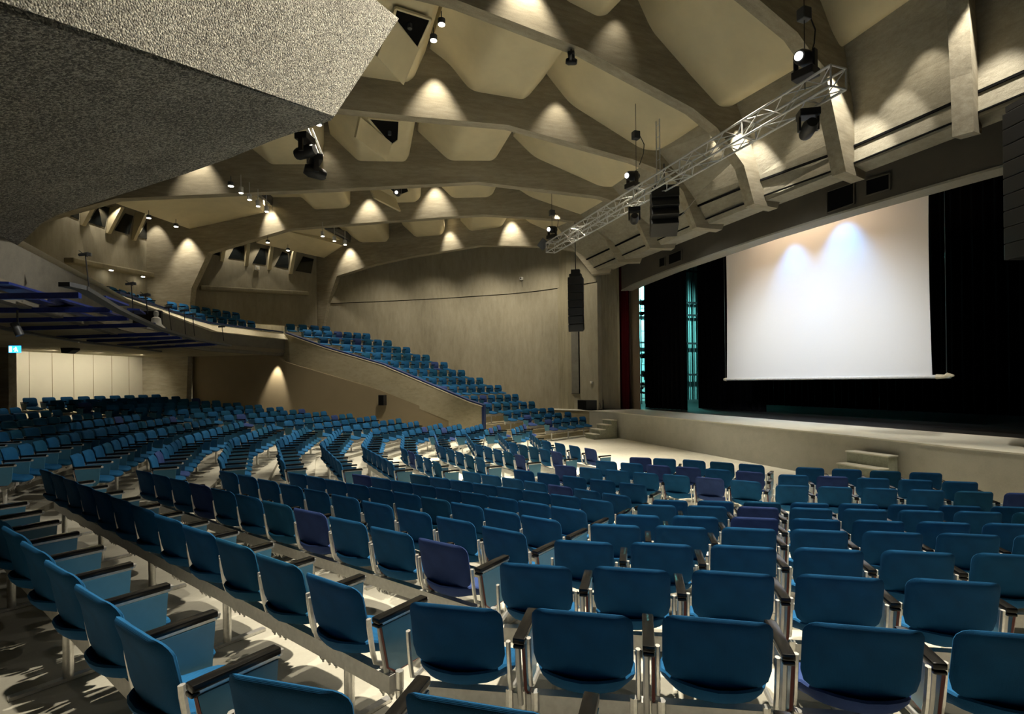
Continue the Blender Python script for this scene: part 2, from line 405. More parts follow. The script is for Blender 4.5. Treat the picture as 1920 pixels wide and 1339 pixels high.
# side arm, stepping up to the balcony  (left end, right end as seen from the camera, floor z, n)
ARM=[((8.27,18.96),(10.2,19.83),0,5),((7.6,19.45),(9.85,20.5),.17,5),((7.0,20.09),(9.42,21.29),.33,6),((6.4,20.75),(8.85,22.1),.60,6),
((5.6,21.35),(8.35,22.85),.92,7),((4.85,22.1),(7.75,23.5),1.34,7),((4.1,22.8),(7.05,24.13),1.70,7),((3.36,23.39),(6.32,24.7),2.08,7),
((2.63,23.95),(5.6,25.24),2.47,7),((1.91,24.5),(4.83,25.76),2.85,7),((1.1,25.1),(4.0,26.4),3.25,7),((.15,25.6),(3.17,26.92),3.62,7),((-.55,26.3),(2.2,27.6),4.0,7),((-1.3,27.3),(.3,28.0),4.35,4)]
for i,(L,R,z,n) in enumerate(ARM): seg('F',i+1,z,R,L,n)
# rear balcony rows
BAL=[(-1.36,24.8),(-3.6,21.6),(-3.95,19.6),(-4.4,15.2),(-4.27,13.1),(-4.1,9.7),(-3.9,6.5)]
def offset_poly(w,o):
    out=[]
    for i,(x,y) in enumerate(w):
        a=w[max(0,i-1)];c=w[min(len(w)-1,i+1)];dx,dy=c[0]-a[0],c[1]-a[1];L=math.hypot(dx,dy)
        out.append((x+dy/L*o,y-dx/L*o))
    return out
for ri,(o,z) in enumerate(((.75,3.85),(1.55,4.25),(2.35,4.65))):
    w=offset_poly(BAL,-o)
    if w[2][0]>BAL[2][0]: w=offset_poly(BAL,o)
    for i in range(len(w)-2):
        a,b_=w[i],w[i+1]; d=math.dist(a,b_); n=int(d/PITCH)
        if n<1: continue
        f0=.27/d; 
        p=(a[0]+(b_[0]-a[0])*f0,a[1]+(b_[1]-a[1])*f0)
        q=(p[0]+(b_[0]-a[0])/d*PITCH*(n-1),p[1]+(b_[1]-a[1])/d*PITCH*(n-1))
        seg('K',ri+1,z,p,q,n)
BN={'A':'near right block','B':'near left block','C':'middle block','D':'middle block beyond the kink','E':'far block','F':'far side arm','G':'front centre group','H':'front right group','K':'upper balcony'}
GN={'A':'chairs of the near right seating block','B':'chairs of the near left seating block','C':'chairs of the middle seating block','D':'chairs of the middle block past its bend','E':'chairs of the far seating block','F':'chairs of the rising side arm','G':'chairs in the front centre group','H':'chairs in the front right group','K':'chairs on the upper balcony'}
PURPLE=[(820,1013),(1415,967),(1889,978),(1199,857),(1232,871),(1289,875),(1405,883),(1563,892),(1328,894),(1057,872),(985,904),(1034,909),(585,955),(367,905),(1740,1000),(960,835),(1045,852),(680,693),(800,812)]
chairs=[]; beams=[]
for (bl,rn,z,L,R,n) in ROWS:
    d=math.dist(L,R) or 1; dx,dy=(R[0]-L[0])/d,(R[1]-L[1])/d
    # facing: left-hand normal of the vector left->right as seen from behind
    fx,fy=-dy,dx
    if fx<0 and bl not in('F','K') : fx,fy=fx,fy
    rz=math.atan2(fy,fx)-math.pi/2
    for i in range(n):
        t=i/(n-1) if n>1 else 0
        p=(L[0]+(R[0]-L[0])*t+fx*.24,L[1]+(R[1]-L[1])*t+fy*.24,z)
        q=proj((p[0]-fx*.24,p[1]-fy*.24,z+.8))
        q2=proj((p[0],p[1],z+.5))
        vis=(-90<q[0]<2010 and q[1]<1500 and q[2]>.6)
        arms_only = bl=='A' and rn==12
        chairs.append(dict(bl=bl,rn=rn,i=i,n=n,p=p,rz=rz,q=q,d=q[2]+abs(q[0]-960)/1000*q[2]*.3,vis=vis))
    ex=.30; beams.append((bl,rn,z,(L[0]-dx*.26+fx*.155,L[1]-dy*.26+fy*.155),(R[0]+dx*.30+fx*.155,R[1]+dy*.30+fy*.155),(dx,dy),(fx,fy),n))
vis=[c for c in chairs if c['vis']]
vis.sort(key=lambda c:c['q'][2]); NEAR=vis[:300]; REST=vis[300:]
for j,c in enumerate(NEAR):
    h=random.random(); fk='fabp' if (h<.025 or any(abs(c['q'][0]-x)<14 and abs(c['q'][1]-y)<9 for x,y in PURPLE)) else ('fab2' if h>.9 else 'fab')
    fs=fk
    if abs(c['q'][0]-1659)<40 and abs(c['q'][1]-1174)<25: fs='fabp'; fk='fab'
    colour={'fab':'blue','fab2':'teal-blue','fabp':'purplish-blue'}[fk]
    lab='%s chair, %s from left in %s row from stage, %s'%(colour,ORD[c['i']],ORD[c['rn']-1],BN[c['bl']])
    chair(c['p'],c['rz']-(math.radians(5) if c['bl']=='A' else 0)+(math.radians(3) if c['bl']=='B' else 0),fk,fs,lab,GN[c['bl']],full=(c['q'][2]<9.5))
for c in REST:
    h=random.random(); far_chair(c['p'],c['rz'],2 if h<.05 else (1 if h>.75 else 0))
fo=FAR.build('distant_chairs',[M['fab'],M['fab2'],M['fabp'],M['armblack'],M['panelblue'],M['alumatt']],smooth=True)
tag(fo,'hundreds of small blue chairs in the distant rows, side arm and balcony','chairs',None,'stuff')
# rails that carry the chairs
def leg_mb(p,f,d,z):
    m=MB(); x,y=p
    m.tube([(x,y,z+.012),(x,y,z+.30)],.026,10,flat=(1,1))
    m2=[(x-f[0]*.25,y-f[1]*.25,z+.012),(x+f[0]*.25,y+f[1]*.25,z+.012)]
    m.bar(m2[0],m2[1],.045,.018); return m
for (bl,rn,z,a,b_,d,f,n) in beams:
    mid=((a[0]+b_[0])/2,(a[1]+b_[1])/2); q=proj((mid[0],mid[1],z+.3)); qa=proj((a[0],a[1],z+.3)); qb=proj((b_[0],b_[1],z+.3))
    if all(k[2]<.1 for k in (q,qa,qb)): continue
    if max(qa[0],qb[0],q[0])<-250 : continue
    t=thing('seat_rail','aluminium rail on posts carrying the %s row from the stage, %s'%(ORD[rn-1],BN[bl]),'seat rail',(mid[0],mid[1],z),0,'rails under the chairs, '+BN[bl])
    m=MB(); L_=math.dist(a,b_); an=math.atan2(b_[1]-a[1],b_[0]-a[0])
    m.box((0,0,.325),(L_,.05,.085),0,an); m.build('beam',M['alumatt'],t)
    nl=max(2,int(round(L_/1.7))+1)
    for i in range(nl):
        tt=(.35+(L_-.7)*i/(nl-1))/L_ if L_>1.2 else .5
        p=(a[0]+(b_[0]-a[0])*tt-mid[0],a[1]+(b_[1]-a[1])*tt-mid[1])
        leg_mb(p,f,d,0).build('leg',M['alu'],t,smooth=True)
        if L_<=1.2: break
# ================================================================== STAGE
b=MB(); 
edge=[(10.7,-9),(10.6,2),(10.62,6.2),(10.88,9.2),(11.0,13.5),(11.05,17.2),(11.05,19.3),(10.75,20.3),(10.75,21.2)]
b.prism([(x,y,0) for x,y in edge]+[(13.15,21.2,0),(13.15,-9,0)],(0,0,.98),0)
st=struct(b.build('stage_platform',[M['stagewall']]))
b=MB(); b.prism([(x-.015,y,.98) for x,y in edge]+[(13.15,21.2,.98),(13.15,-9,.98)],(0,0,.03),0); struct(b.build('stage_edge',M['stagetop']))
b=MB(); b.prism([(13.15,-9,0),(13.15,30,0),(24,30,0),(24,-9,0)],(0,0,1.005),0); struct(b.build('stage_floor',M['stagefloor']))
# side ledge left of the stage (light top, concrete face) that runs to the side wall
b=MB(); b.prism([(10.75,20.25,0),(9.9,21.9,0),(10.6,23.5,0),(13.1,23,0),(13.1,20.2,0)],(0,0,.98)); struct(b.build('stage_ledge',M['parapet']))
b=MB(); b.prism([(10.73,20.23,.98),(9.88,21.9,.98),(10.6,23.5,.98),(13.1,23,.98),(13.1,20.2,.98)],(0,0,.03)); struct(b.build('stage_ledge_top',M['stagetop']))
# stairs
def stair(name,u0,v0,v1,steps,run,h,lab,x_hi):
    t=thing(name,lab,'steps',(u0,(v0+v1)/2,0)); w=(v1-v0)
    m=MB(); pts=[(run*i,0,h*(i//1)) for i in range(1)]
    prof=[(0,0)]
    for i in range(steps):
        prof.append((run*i,h*(i+1))); prof.append((run*(i+1),h*(i+1)))
    prof.append((run*steps,0))
    m.prism([(x,-w/2,z) for x,z in prof],(0,w,0)); m.build('step_block',M['step'],t,bevel=.006)
    for i in range(steps):
        m=MB(); m.box((run*i+run*.5-.012,0,h*(i+1)+.012),(run+.03,w+.03,.024)); m.build('tread',M['stagetop'],t)  # paler tread slabs carry the light on the step tops in their colour
    return t
stair('stage_steps',9.92,18.3,19.0,4,.26,.175,'concrete block steps at the far end of the stage front',11)
stair('stage_steps',9.85,7.28,8.15,3,.26,.235,'concrete block steps against the stage front, behind the right chairs',11)
# ================================================================== PROSCENIUM
# pier, red curtain, beige jamb
pv=lambda px,u: atu(px,740,u)[1]
b=MB(); b.prism([(11.5,pv(1120,11.5),.98),(11.75,pv(1131,11.75),.98),(12.0,pv(1141,12.0),.98),(12.5,pv(1159,12.5),.98),(12.55,pv(1163,12.55),.98),(12.6,22.2,.98),(11.5,22.2,.98)],(0,0,6.4)); struct(b.build('wall_pier',M['column']))
b=MB()
for i in range(6): b.tube([(12.75,pv(1162,12.75)-.13*i-.05,1.01),(12.75,pv(1162,12.75)-.13*i-.05,7.6)],.085,8)
tag(b.build('stage_curtain',M['red'],smooth=True),'dark red curtain strip hanging beside the concrete proscenium pier','curtain')
b=MB(); b.prism([(13.0,pv(1180,13.0),1.0),(13.0,pv(1200,13.0),1.0),(13.1,pv(1201,13.1),1.0),(13.1,21.4,1.0),(13.0,21.4,1.0)],(0,0,5.9)); struct(b.build('wall_jamb',M['pierbeige']))
b=MB(); b.prism([(12.93,pv(1178,12.93),1.0),(12.93,pv(1183,12.93),1.0),(13.02,pv(1184,13.02),1.0),(13.02,pv(1177,13.02),1.0)],(0,0,6.2)); struct(b.build('trim_1',M['lip']))
# header with slightly arched lower edge
hb=[(-9,6.1),(4,6.22),(6.4,6.3),(7.7,6.36),(10,6.44),(12.5,6.48),(15,6.45),(17,6.42),(18.3,6.36),(19.46,6.30),(20.3,6.2)]
b=MB(); b.prism([(12.45,y,z) for y,z in hb]+[(12.45,20.3,8.6),(12.45,-9,8.6)],(.30,0,0)); struct(b.build('wall_header',M['header']))
b=MB()
for i in range(len(hb)-1):
    y0,z0=hb[i]; y1,z1=hb[i+1]
    b.add([(12.43,y0,z0-.02),(12.43,y1,z1-.02),(13.1,y1,z1+.02),(13.1,y0,z0+.02),(12.43,y0,z0+.03),(12.43,y1,z1+.03),(13.1,y1,z1+.2),(13.1,y0,z0+.2)],[(0,1,2,3),(4,7,6,5),(0,4,5,1),(2,6,7,3),(1,5,6,2),(0,3,7,4)])
struct(b.build('trim_2',M['lip']))
VENTS=[((1552,360),(1603,342),(1603,382),(1552,400)),((1625,338),(1670,325),(1670,355),(1625,368)),((1237,485),(1248,481),(1248,498),(1237,502)),((1255,478),(1279,468),(1279,488),(1255,497))]
for i,P in enumerate(VENTS):
    q=[atu(x,y,12.44) for x,y in P]; t=thing('air_grille',['wide dark recess in the header above the screen','dark square recess in the header right of the wide one','small dark recess at the far left of the header','larger dark recess near the far left of the header'][i],'grille',q[0],0,'recesses in the stage header')
    m=MB(); qq=[(p[0]-.02,p[1],p[2]) for p in q]; m.prism(qq,(.03,0,0)); m.build('recess',M['dark'],t,local=None).matrix_parent_inverse=Matrix.Translation(Vector(q[0])).inverted()
    m=MB()
    for j in range(4):
        a,c=q[j],q[(j+1)%4]; m.bar((a[0]-.03,a[1],a[2]),(c[0]-.03,c[1],c[2]),.03,.03)
    m.build('frame',M['header'],t).matrix_parent_inverse=Matrix.Translation(Vector(q[0])).inverted()
# sloping wall between the ribs
WP={20.6:[(8.9,11.9),(9.0,10.2),(9.35,9.05),(10.15,8.1),(10.7,7.6),(11.1,6.95),(11.75,6.98),(12.46,7.5)],
15.6:[(8.9,11.9),(9.0,10.2),(9.35,9.05),(10.15,8.1),(10.7,7.6),(11.08,6.92),(11.75,6.98),(12.46,7.5)],
13.1:[(8.8,11.9),(9.0,10.2),(9.42,8.94),(9.95,8.42),(10.55,7.7),(11.05,6.95),(11.75,6.98),(12.46,7.5)],
10.9:[(9.2,11.9),(9.6,10.3),(10.3,8.92),(10.63,8.35),(10.88,7.59),(11.1,6.95),(11.75,6.98),(12.46,7.5)],
8.57:[(10.4,11.9),(10.65,10.4),(11.05,9.38),(11.35,8.38),(11.38,7.78),(11.35,7.02),(11.85,6.98),(12.46,7.5)],
6.1:[(10.5,11.9),(10.7,10.4),(11.15,9.38),(11.4,8.38),(11.42,7.78),(11.38,7.0),(11.85,6.96),(12.46,7.5)],
-9:[(10.5,11.9),(10.7,10.4),(11.15,9.38),(11.4,8.38),(11.42,7.78),(11.38,7.0),(11.85,6.96),(12.46,7.5)]}
vk=sorted(WP); b=MB(); vs=[];fs=[]
for v in vk: vs+=[(x,v,z) for x,z in WP[v]]+[(12.46,v,12.0)]
nn_=9
for i in range(len(vk)-1):
    for j in range(nn_):
        j2=(j+1)%nn_; fs.append((i*nn_+j,i*nn_+j2,(i+1)*nn_+j2,(i+1)*nn_+j))
fs+=[tuple(range(nn_)),tuple((len(vk)-1)*nn_+j for j in range(nn_-1,-1,-1))]
b.add(vs,fs); struct(b.build('wall_stage',M['slope']))
def wall_u(v,z):
    for a,c in zip(vk,vk[1:]):
        if a<=v<=c:
            t=(v-a)/(c-a); P=[((1-t)*p[0]+t*q[0],(1-t)*p[1]+t*q[1]) for p,q in zip(WP[a],WP[c])]
            for (u0,z0),(u1,z1) in zip(P[:6],P[1:6]):
                if z1<=z<=z0: return u0+(u1-u0)*(z0-z)/(z0-z1)
            return P[5][0]
    return 11
for zt_,hh in ((7.46,.05),(7.08,.028)):
    b=MB(); VV=[-9,6.1,8.57,10.9,13.1,15.6,20.5]
    for a,c in zip(VV,VV[1:]): b.bar((wall_u(a,zt_)-.01,a,zt_),(wall_u(c,zt_)-.01,c,zt_),.05,hh)
    struct(b.build('trim_3',M['dark']))
# stage house
b=MB(); b.box((23.5,10,6.5),(.3,40,13)); b.box((18.5,29.8,6.5),(11,.3,13)); b.box((18.5,-9,6.5),(11,.3,13)); b.box((18.3,10,12.9),(11,40,.3))
struct(b.build('wall_stagehouse',M['velvet']))
b=MB(); b.box((13.3,26,6.5),(.4,8.6,13)); struct(b.build('wall_front',M['black']))
def curtain(name,lab,u,v0,v1,z0,z1,amp=.09,wl=.32,slant=0):
    m=MB(); n=int((v1-v0)/wl*8); vs=[];fs=[]
    for i in range(n+1):
        v=v0+(v1-v0)*i/n; x=u+slant*(v-v0)+amp*math.sin(2*math.pi*(v-v0)/wl)
        vs+= [(x,v,z0),(x,v,z1),(x+.03,v,z1),(x+.03,v,z0)]
    for i in range(n):
        a=i*4; c=a+4
        fs+=[(a,c,c+1,a+1),(a+3,a+2,c+2,c+3),(a+1,c+1,c+2,a+2),(a,a+3,c+3,c)]
    fs+=[(0,1,2,3),(4*n,4*n+3,4*n+2,4*n+1)]
    m.add(vs,fs); return tag(m.build(name,M['velvet'],smooth=True),lab,'curtain',None)
# black legs; gaps show the teal lit side wall
def vat(px,u): return atu(px,600,u)[1]
curtain('stage_curtain','black pleated curtain left of the narrow lit gap on stage',14.2,vat(1285,14.2),vat(1211,14.2),1.01,11)
curtain('stage_curtain','black pleated curtain between the wide lit gap and the screen',15.9,vat(1362,15.9)-2.0,vat(1310,15.9),1.01,11)
curtain('stage_curtain','black backdrop curtain hanging behind the projection screen',20.5,-8,vat(1330,20.5),1.01,12)
b=MB(); b.box((19.3,28.5,6.5),(9,.25,13)); 
struct(b.build('wall_left_wing',M['teal']))
t=thing('window_grid','teal lit glazing bars seen through the gaps between black curtains','glazing',(19,28.2,1))
m=MB()
for i in range(26): m.box((-4+i*.33,0,5),(.035,.05,10))
for z in (1.6,3.6,5.4,6.2,8.2): m.box((0,-.02,z),(9,.06,.12))
m.build('bars',M['steel'],t)
# lamps on stands in the wing (silhouettes)
for i,(x,y,s) in enumerate(((1204,568,.20),(1203,588,.16),(1205,668,.2),(1208,700,.2))):
    p=atu(x,y,16.2); t=thing('stage_lamp','small black stage lamp silhouetted in the narrow gap, %s from top'%ORD[i],'stage lamp',p,0,'lamps on the wing tower')
    m=MB(); m.tube([(0,-.12,0),(0,.12,.04)],s*.6,10); m.box((0,0,-.02),(s,s*.7,s)); m.build('housing',M['black'],t)
    m=MB(); m.bar((0,0,.1),(0,0,-.35),.03,.03); m.build('hook',M['steel'],t)
t=thing('lighting_tower','slim steel tower with lamps and cables behind the beige jamb','tower',(16.3,atu(1207,700,16.3)[1],1.01))
m=MB(); m.tube([(-.15,0,0),(-.15,0,5.6)],.03,6); m.tube([(.15,.1,0),(.15,.1,5.6)],.03,6); m.build('upright',M['steel'],t)
m=MB(); 
for i in range(9): m.bar((-.15,0,.3+.6*i),(.15,.1,.3+.6*i),.03,.03)
m.build('rungs',M['steel'],t)
m=MB(); random.seed(3)
for i in range(14): m.box((random.uniform(-.25,.25),random.uniform(-.4,.4),random.uniform(.1,1.5)),(.12,.2,.1),0,random.random()*3)
m.build('flight_gear',M['steel'],t)
# ================================================================== PROJECTION SCREEN
US=14.6; s0=atu(1363,711.5,US); s1=atu(1748,711.5,US); top=8.9
t=thing('projection_screen','large white projection screen hanging above the stage with round bottom roller','screen',(US,(s0[1]+s1[1])/2,s0[2]))
hw=(s0[1]-s1[1])/2; m=MB(); n=24; vs=[];fs=[]
for j in range(n+1):
    zz=(top-s0[2])*j/n
    w=hw-.05*math.sin(math.pi*min(1,j/n*1.0))
    vs+=[(.0,-w,zz),(0,w,zz)]
vs2=[(x+.012,y,z) for x,y,z in vs]; N=len(vs)
for j in range(n):
    a=2*j; fs+=[(a,a+1,a+3,a+2),(N+a,N+a+2,N+a+3,N+a+1),(a,a+2,N+a+2,N+a),(a+1,N+a+1,N+a+3,a+3)]
fs+=[(0,N,N+1,1),(2*n,2*n+1,N+2*n+1,N+2*n)]
m.add(vs+vs2,fs); m.build('cloth',M['screen'],t)
m=MB(); m.tube([(0,-hw-.42,-.0),(0,hw+.06,-.0)],.045,12); m.build('roller',M['white'],t,smooth=True)
m=MB(); m.tube([(0,-hw-.5,.02),(0,-hw-.35,.03),(0,-hw-.28,.0),(0,-hw-.1,0)],[.02,.07,.05,.065],8); m.tube([(0,hw+.02,0),(0,hw+.14,0)],[.07,.05],8); m.build('wrapped_end',M['coping'],t,smooth=True)
m=MB(); m.tube([(0,-hw-.33,0),(0,-hw-.33,top)],.008,5); m.tube([(0,hw+.08,0),(0,hw+.08,top)],.008,5); m.build('cable',M['steel'],t)
# ================================================================== CEILING BEAMS
T={6:(11.4,22.6),5:(10.9,20.2),4:(10.87,17.9),3:(10.75,15.6),2:(10.7,13.1),1:(10.7,10.9),0:(10.98,8.57),-1:(10.95,6.1),-2:(11.3,3.9)}
K={6:(6.5,28),5:(.5,29.5),4:(-5.6,26.7),3:(-9.4,21.3),2:(-10.4,14.8),1:(-10.4,9.8),0:(-10,4.3),-1:(-6,-.6),-2:(0,-5)}
def frame(b_):
    P=T[b_];d=(K[b_][0]-P[0],K[b_][1]-P[1]);L=math.hypot(*d);d=(d[0]/L,d[1]/L);n=(-d[1],d[0])
    if n[1]<0:n=(-n[0],-n[1])
    return P,d,n,L
def onl(b_,px,py):
    P,d,n,L=frame(b_); x=onplane(px,py,P,d); return ((x[0]-P[0])*d[0]+(x[1]-P[1])*d[1],x[2])
def wpt(b_,s,z,off=0):
    P,d,n,L=frame(b_); return (P[0]+d[0]*s+n[0]*off,P[1]+d[1]*s+n[1]*off,z)
ZT=11.9
W=.30
PROF={5:[(-.05,6.8),(.36,7.35),(.76,7.89),(1.5,8.1),(2.2,8.22),(5.17,8.60),(9,8.45),(11.2,8.25),(13.43,7.89),(14.06,6.53),(14.36,5.32),(14.36,.5),(15.7,.5)],
4:[(0,6.82),(.5,7.75),(1.1,8.36),(2.2,8.6),(5.31,8.97),(9.44,8.92),(13.68,8.84),(17.41,8.02),(18.22,6.52),(18.3,5.89),(18.6,.5),(21.0,.5)],
3:[(.03,6.81),(.5,7.85),(.95,8.3),(1.82,8.57),(5.92,9.0),(10.95,8.68),(14.77,8.46),(17.5,8.3),(20.5,7.4),(20.8,5.5),(20.8,.5),(22.2,.5)],
2:[(.06,6.82),(.5,7.85),(1.0,8.35),(2.16,8.65),(5.88,9.21),(8.28,9.14),(10.16,9.12),(14,8.9),(18,8.4),(20.5,7.4),(20.9,0.5),(22.5,.5)],
1:[(.02,6.82),(.36,7.77),(1.24,8.58),(1.99,8.93),(5.09,9.68),(8.03,9.99),(12,9.9),(18,9.0),(20.5,8),(20.9,.5),(22.5,.5)],
0:[(-.01,6.82),(.45,8.0),(.82,8.9),(1.3,9.05),(1.79,9.30),(5.5,9.9),(9,10),(14,9.8),(20,9)],
-1:[(0,6.6),(.12,7.6),(.32,8.6),(.6,9.6),(.9,10.5),(1.3,11.6),(12,11.6)],
-2:[(0,6.6),(.35,7.9),(.7,8.9),(1.4,9.6),(5,10.2),(10,10.2)]}
for b_,pf in PROF.items():
    P,d,n,L=frame(b_)
    pts=[(-1.0,7.25),(-.82,6.80)]+pf+[(pf[-1][0],ZT),(-1.0,ZT)]
    m=MB(); m.prism([(s,0,z) for s,z in pts],(0,W,0))
    o=m.build('ceiling_beam',M['beam']); ang=math.atan2(d[1],d[0])
    # local x = along the beam ; local y must be the far side normal
    sgn=1 if (-math.sin(ang)*n[0]+math.cos(ang)*n[1])>0 else -1
    if sgn<0:
        for v in o.data.vertices: v.co.y*=-1
        o.data.flip_normals()
    o.location=(P[0],P[1],0); o.rotation_euler=(0,0,ang); struct(o)
# ================================================================== ACOUSTIC PANELS (cream)
def panel(b0,b1,contour,lab,r=.10,near=None,group='cream acoustic panels between the beams',top=.9,gap=.0,closed=True):
    """contour (s,z) on the near face of beam b1, extruded from the far face of b0"""
    z1=max(z for s,z in contour)+top
    c=[]
    # round the corners
    n=len(contour)
    for i,(s,z) in enumerate(contour):
        if 0<i<n-1:
            p=Vector(contour[i-1]);q=Vector((s,z));t=Vector(contour[i+1]); r0=min(r,(p-q).length*.4,(t-q).length*.4)
            a=q+(p-q).normalized()*r0; e=q+(t-q).normalized()*r0
            for k in range(5):
                w=k/4; x=a*(1-w)**2+q*2*w*(1-w)+e*w*w; c.append((x.x,x.y))
        else: c.append((s,z))
    c=[(c[0][0],z1)]+c+[(c[-1][0],z1)] if closed else c
    m=MB(); far=[wpt(b1,s,z,-gap) for s,z in c]
    nc=near or (lambda s,z:(s,z))
    nr=[wpt(b0,*nc(s,z),W+gap) for s,z in c]
    k=len(c); fs=[tuple(range(k)),tuple(range(2*k-1,k-1,-1))]+[(i,(i+1)%k,(i+1)%k+k,i+k) for i in range(k)]
    o0=Vector(far[len(far)//2]); m.add(far+nr,fs)
    me=m.build('acoustic_panel',M['cream'],smooth=True,local=tuple(o0))
    return tag(me,lab,'ceiling panel',group)
def L_(b_,pts): return [onl(b_,*p) for p in pts]
panel(1,2,[(4.75,10.75),(4.06,10.0),(1.84,8.96),(1.27,8.97),(.2,9.62),(-.1,9.85)],'large cream ceiling panel above the upper end of the truss',.25)
panel(1,2,[(7.95,10.95),(7.45,10.65),(6.88,10.0),(5.43,9.95),(5.26,10.08),(4.85,10.6)],'large cream ceiling panel with spot lamp at its right edge',.22)
panel(2,3,[(7.9,10.67),(6.86,9.69),(5.45,9.71),(5.29,9.82),(4.85,10.6)],'cream ceiling panel in the second bay, right of the open hatch',.2)
panel(2,3,[(4.7,10.55),(4.01,9.87),(1.74,8.90),(1.26,8.88),(.49,9.54),(0,9.8)],'long sloping cream panel in the second bay by the truss',.25)
panel(2,3,[(14.0,10.6),(12.65,9.47),(11.10,9.5),(10.95,10.2)],'cream ceiling panel left of the hanging black spotlights',.12)
panel(3,4,[(7.14,10.33),(6.53,9.70),(5.09,9.64),(4.85,9.79),(4.80,10.3)],'cream ceiling panel in the third bay, right of the hatch',.15)
panel(3,4,[(4.6,10.4),(3.38,9.54),(1.40,8.73),(1.02,8.68),(.5,9.25),(0,9.6)],'long sloping cream panel in the third bay by the truss',.2)
panel(3,4,[(14.36,10.21),(13.06,10.14),(12.47,9.59),(11.11,9.56),(10.89,9.69),(10.88,10.40)],'cream ceiling panel right of the row of cylinder downlights',.12)
panel(4,5,[(13.01,10.21),(11.88,9.46),(10.36,9.32),(10.16,9.51),(10.16,10.06)],'cream ceiling panel in the fourth bay beside the cylinder lamps',.15)
panel(4,5,[(9.36,10.03),(8.65,9.37),(7.24,9.30),(7.03,9.51),(7.05,9.99)],'second cream ceiling panel from left in the fourth bay',.15)
panel(4,5,[(6.19,9.87),(5.68,9.31),(4.20,9.32),(4.01,9.42),(4.00,9.9)],'third cream ceiling panel from left in the fourth bay',.15)
panel(4,5,[(3.4,10.0),(2.78,9.36),(1.4,8.62),(1.0,8.6),(.5,9.0)],'cream ceiling panel behind the lower end of the truss',.15)
# bay beyond the last beam
panel(5,6,[(9.2,9.6),(8.6,9.0),(7.3,8.85),(7.1,9.3)],'small cream panel sliver below the last beam, left one',.1)
panel(5,6,[(5.9,9.6),(5.3,8.95),(4.2,8.95),(4.0,9.4)],'small cream panel sliver below the last beam, right one',.1)
panel(5,6,[(2.8,9.4),(1.8,8.6),(1.2,8.45),(.9,8.9)],'small cream panel wedge under the lower truss end',.1)
# first bay (overhead, right)
panel(0,1,[(3.75,11.4),(3.22,10.55),(2.10,9.75),(1.17,9.13),(.79,9.19),(.35,9.5),(-.3,10.0)],'very large cream panel overhead between the first two ribs',.2)
panel(0,1,[(5.9,11.4),(5.52,10.65),(4.71,10.5),(4.45,10.6),(4.0,11.3)],'cream ceiling panel cut by the top edge, centre',.1)
panel(-1,0,[(2.2,11.2),(.94,10.27),(.50,9.75),(.12,9.5),(-.35,9.9)],'very large cream panel at the top right corner',.15)
# hatch panels: with an opening and an open flap
def hatch(b0,b1,contour,op,flap,lab,r=.12):
    """body ring around a dark opening, hinged flap hanging down"""
    o=panel(b0,b1,contour,lab,r)
    root=thing('acoustic_panel',lab,'ceiling panel',tuple(o.location),0,'hatch panels between the beams')
    loc=o.location.copy(); o.name='panel_body'
    for k in ('label','category','group'): del o[k]
    o.parent=root; o.location=(0,0,0)
    q=[Vector(p)-loc for p in op]; m=MB(); nrm=(q[1]-q[0]).cross(q[2]-q[0]).normalized()
    if nrm.z>0: nrm=-nrm
    m.prism([p+nrm*.012 for p in q],nrm*.02); m.build('hatch_opening',M['dark'],root)
    m=MB(); q2=[p+nrm*.03 for p in q]
    for i in range(4): m.bar(q2[i],q2[(i+1)%4],.05,.05)
    m.build('hatch_frame',M['cream'],root)
    f=[Vector(p)-loc for p in flap]; n2=(f[1]-f[0]).cross(f[2]-f[0]).normalized()
    m=MB(); m.prism(f,n2*.07); m.build('hatch_flap',M['cream'],root,bevel=.01)
    # lamps inside
    c=sum(q,Vector())/4
    m=MB(); m.tube([c+nrm*.02,c+nrm*.14],.05,8); m.build('inner_lamp',M['steel'],root)
    return root
def flapq(a,b_,c):
    return [a,b_,c,(a[0]+c[0]-b_[0],a[1]+c[1]-b_[1],a[2]+c[2]-b_[2])]
def zpl(b0,b1,s,z,t): # point between beams
    a=Vector(wpt(b0,s,z,W)); c=Vector(wpt(b1,s,z,0)); return a.lerp(c,t)
def bottom_pts(pxs,z): return [atz(x,y,z) for x,y in pxs]
hatch(1,2,[(10.9,10.9),(9.9,10.0),(8.56,9.98),(8.36,10.14),(8.06,10.85)],bottom_pts([(742,12),(808,33),(783,88),(738,30)],9.93),
      flapq(atz(738,30,9.86),atz(786,92,9.86),at(757,160,12.5)),'cream hatch panel by the aggregate corner with its flap hanging open')
hatch(2,3,[(10.75,10.50),(9.85,9.63),(8.32,9.63),(8.18,9.85),(8.05,10.78)],bottom_pts([(690,219),(749,224),(747,260),(733,270)],9.58),
      flapq(atz(676,219,9.5),atz(735,268,9.5),at(727,303,16.1)),'cream hatch panel above the second beam, flap open')
hatch(3,4,[(10.29,10.49),(9.45,9.67),(8.09,9.63),(7.87,9.81),(7.83,10.37)],bottom_pts([(722,345),(762,344),(767,357),(745,366)],9.6),
      flapq(atz(692,345,9.52),atz(742,372,9.52),at(752,396,20.9)),'cream hatch panel in the third bay with blue-lit opening')
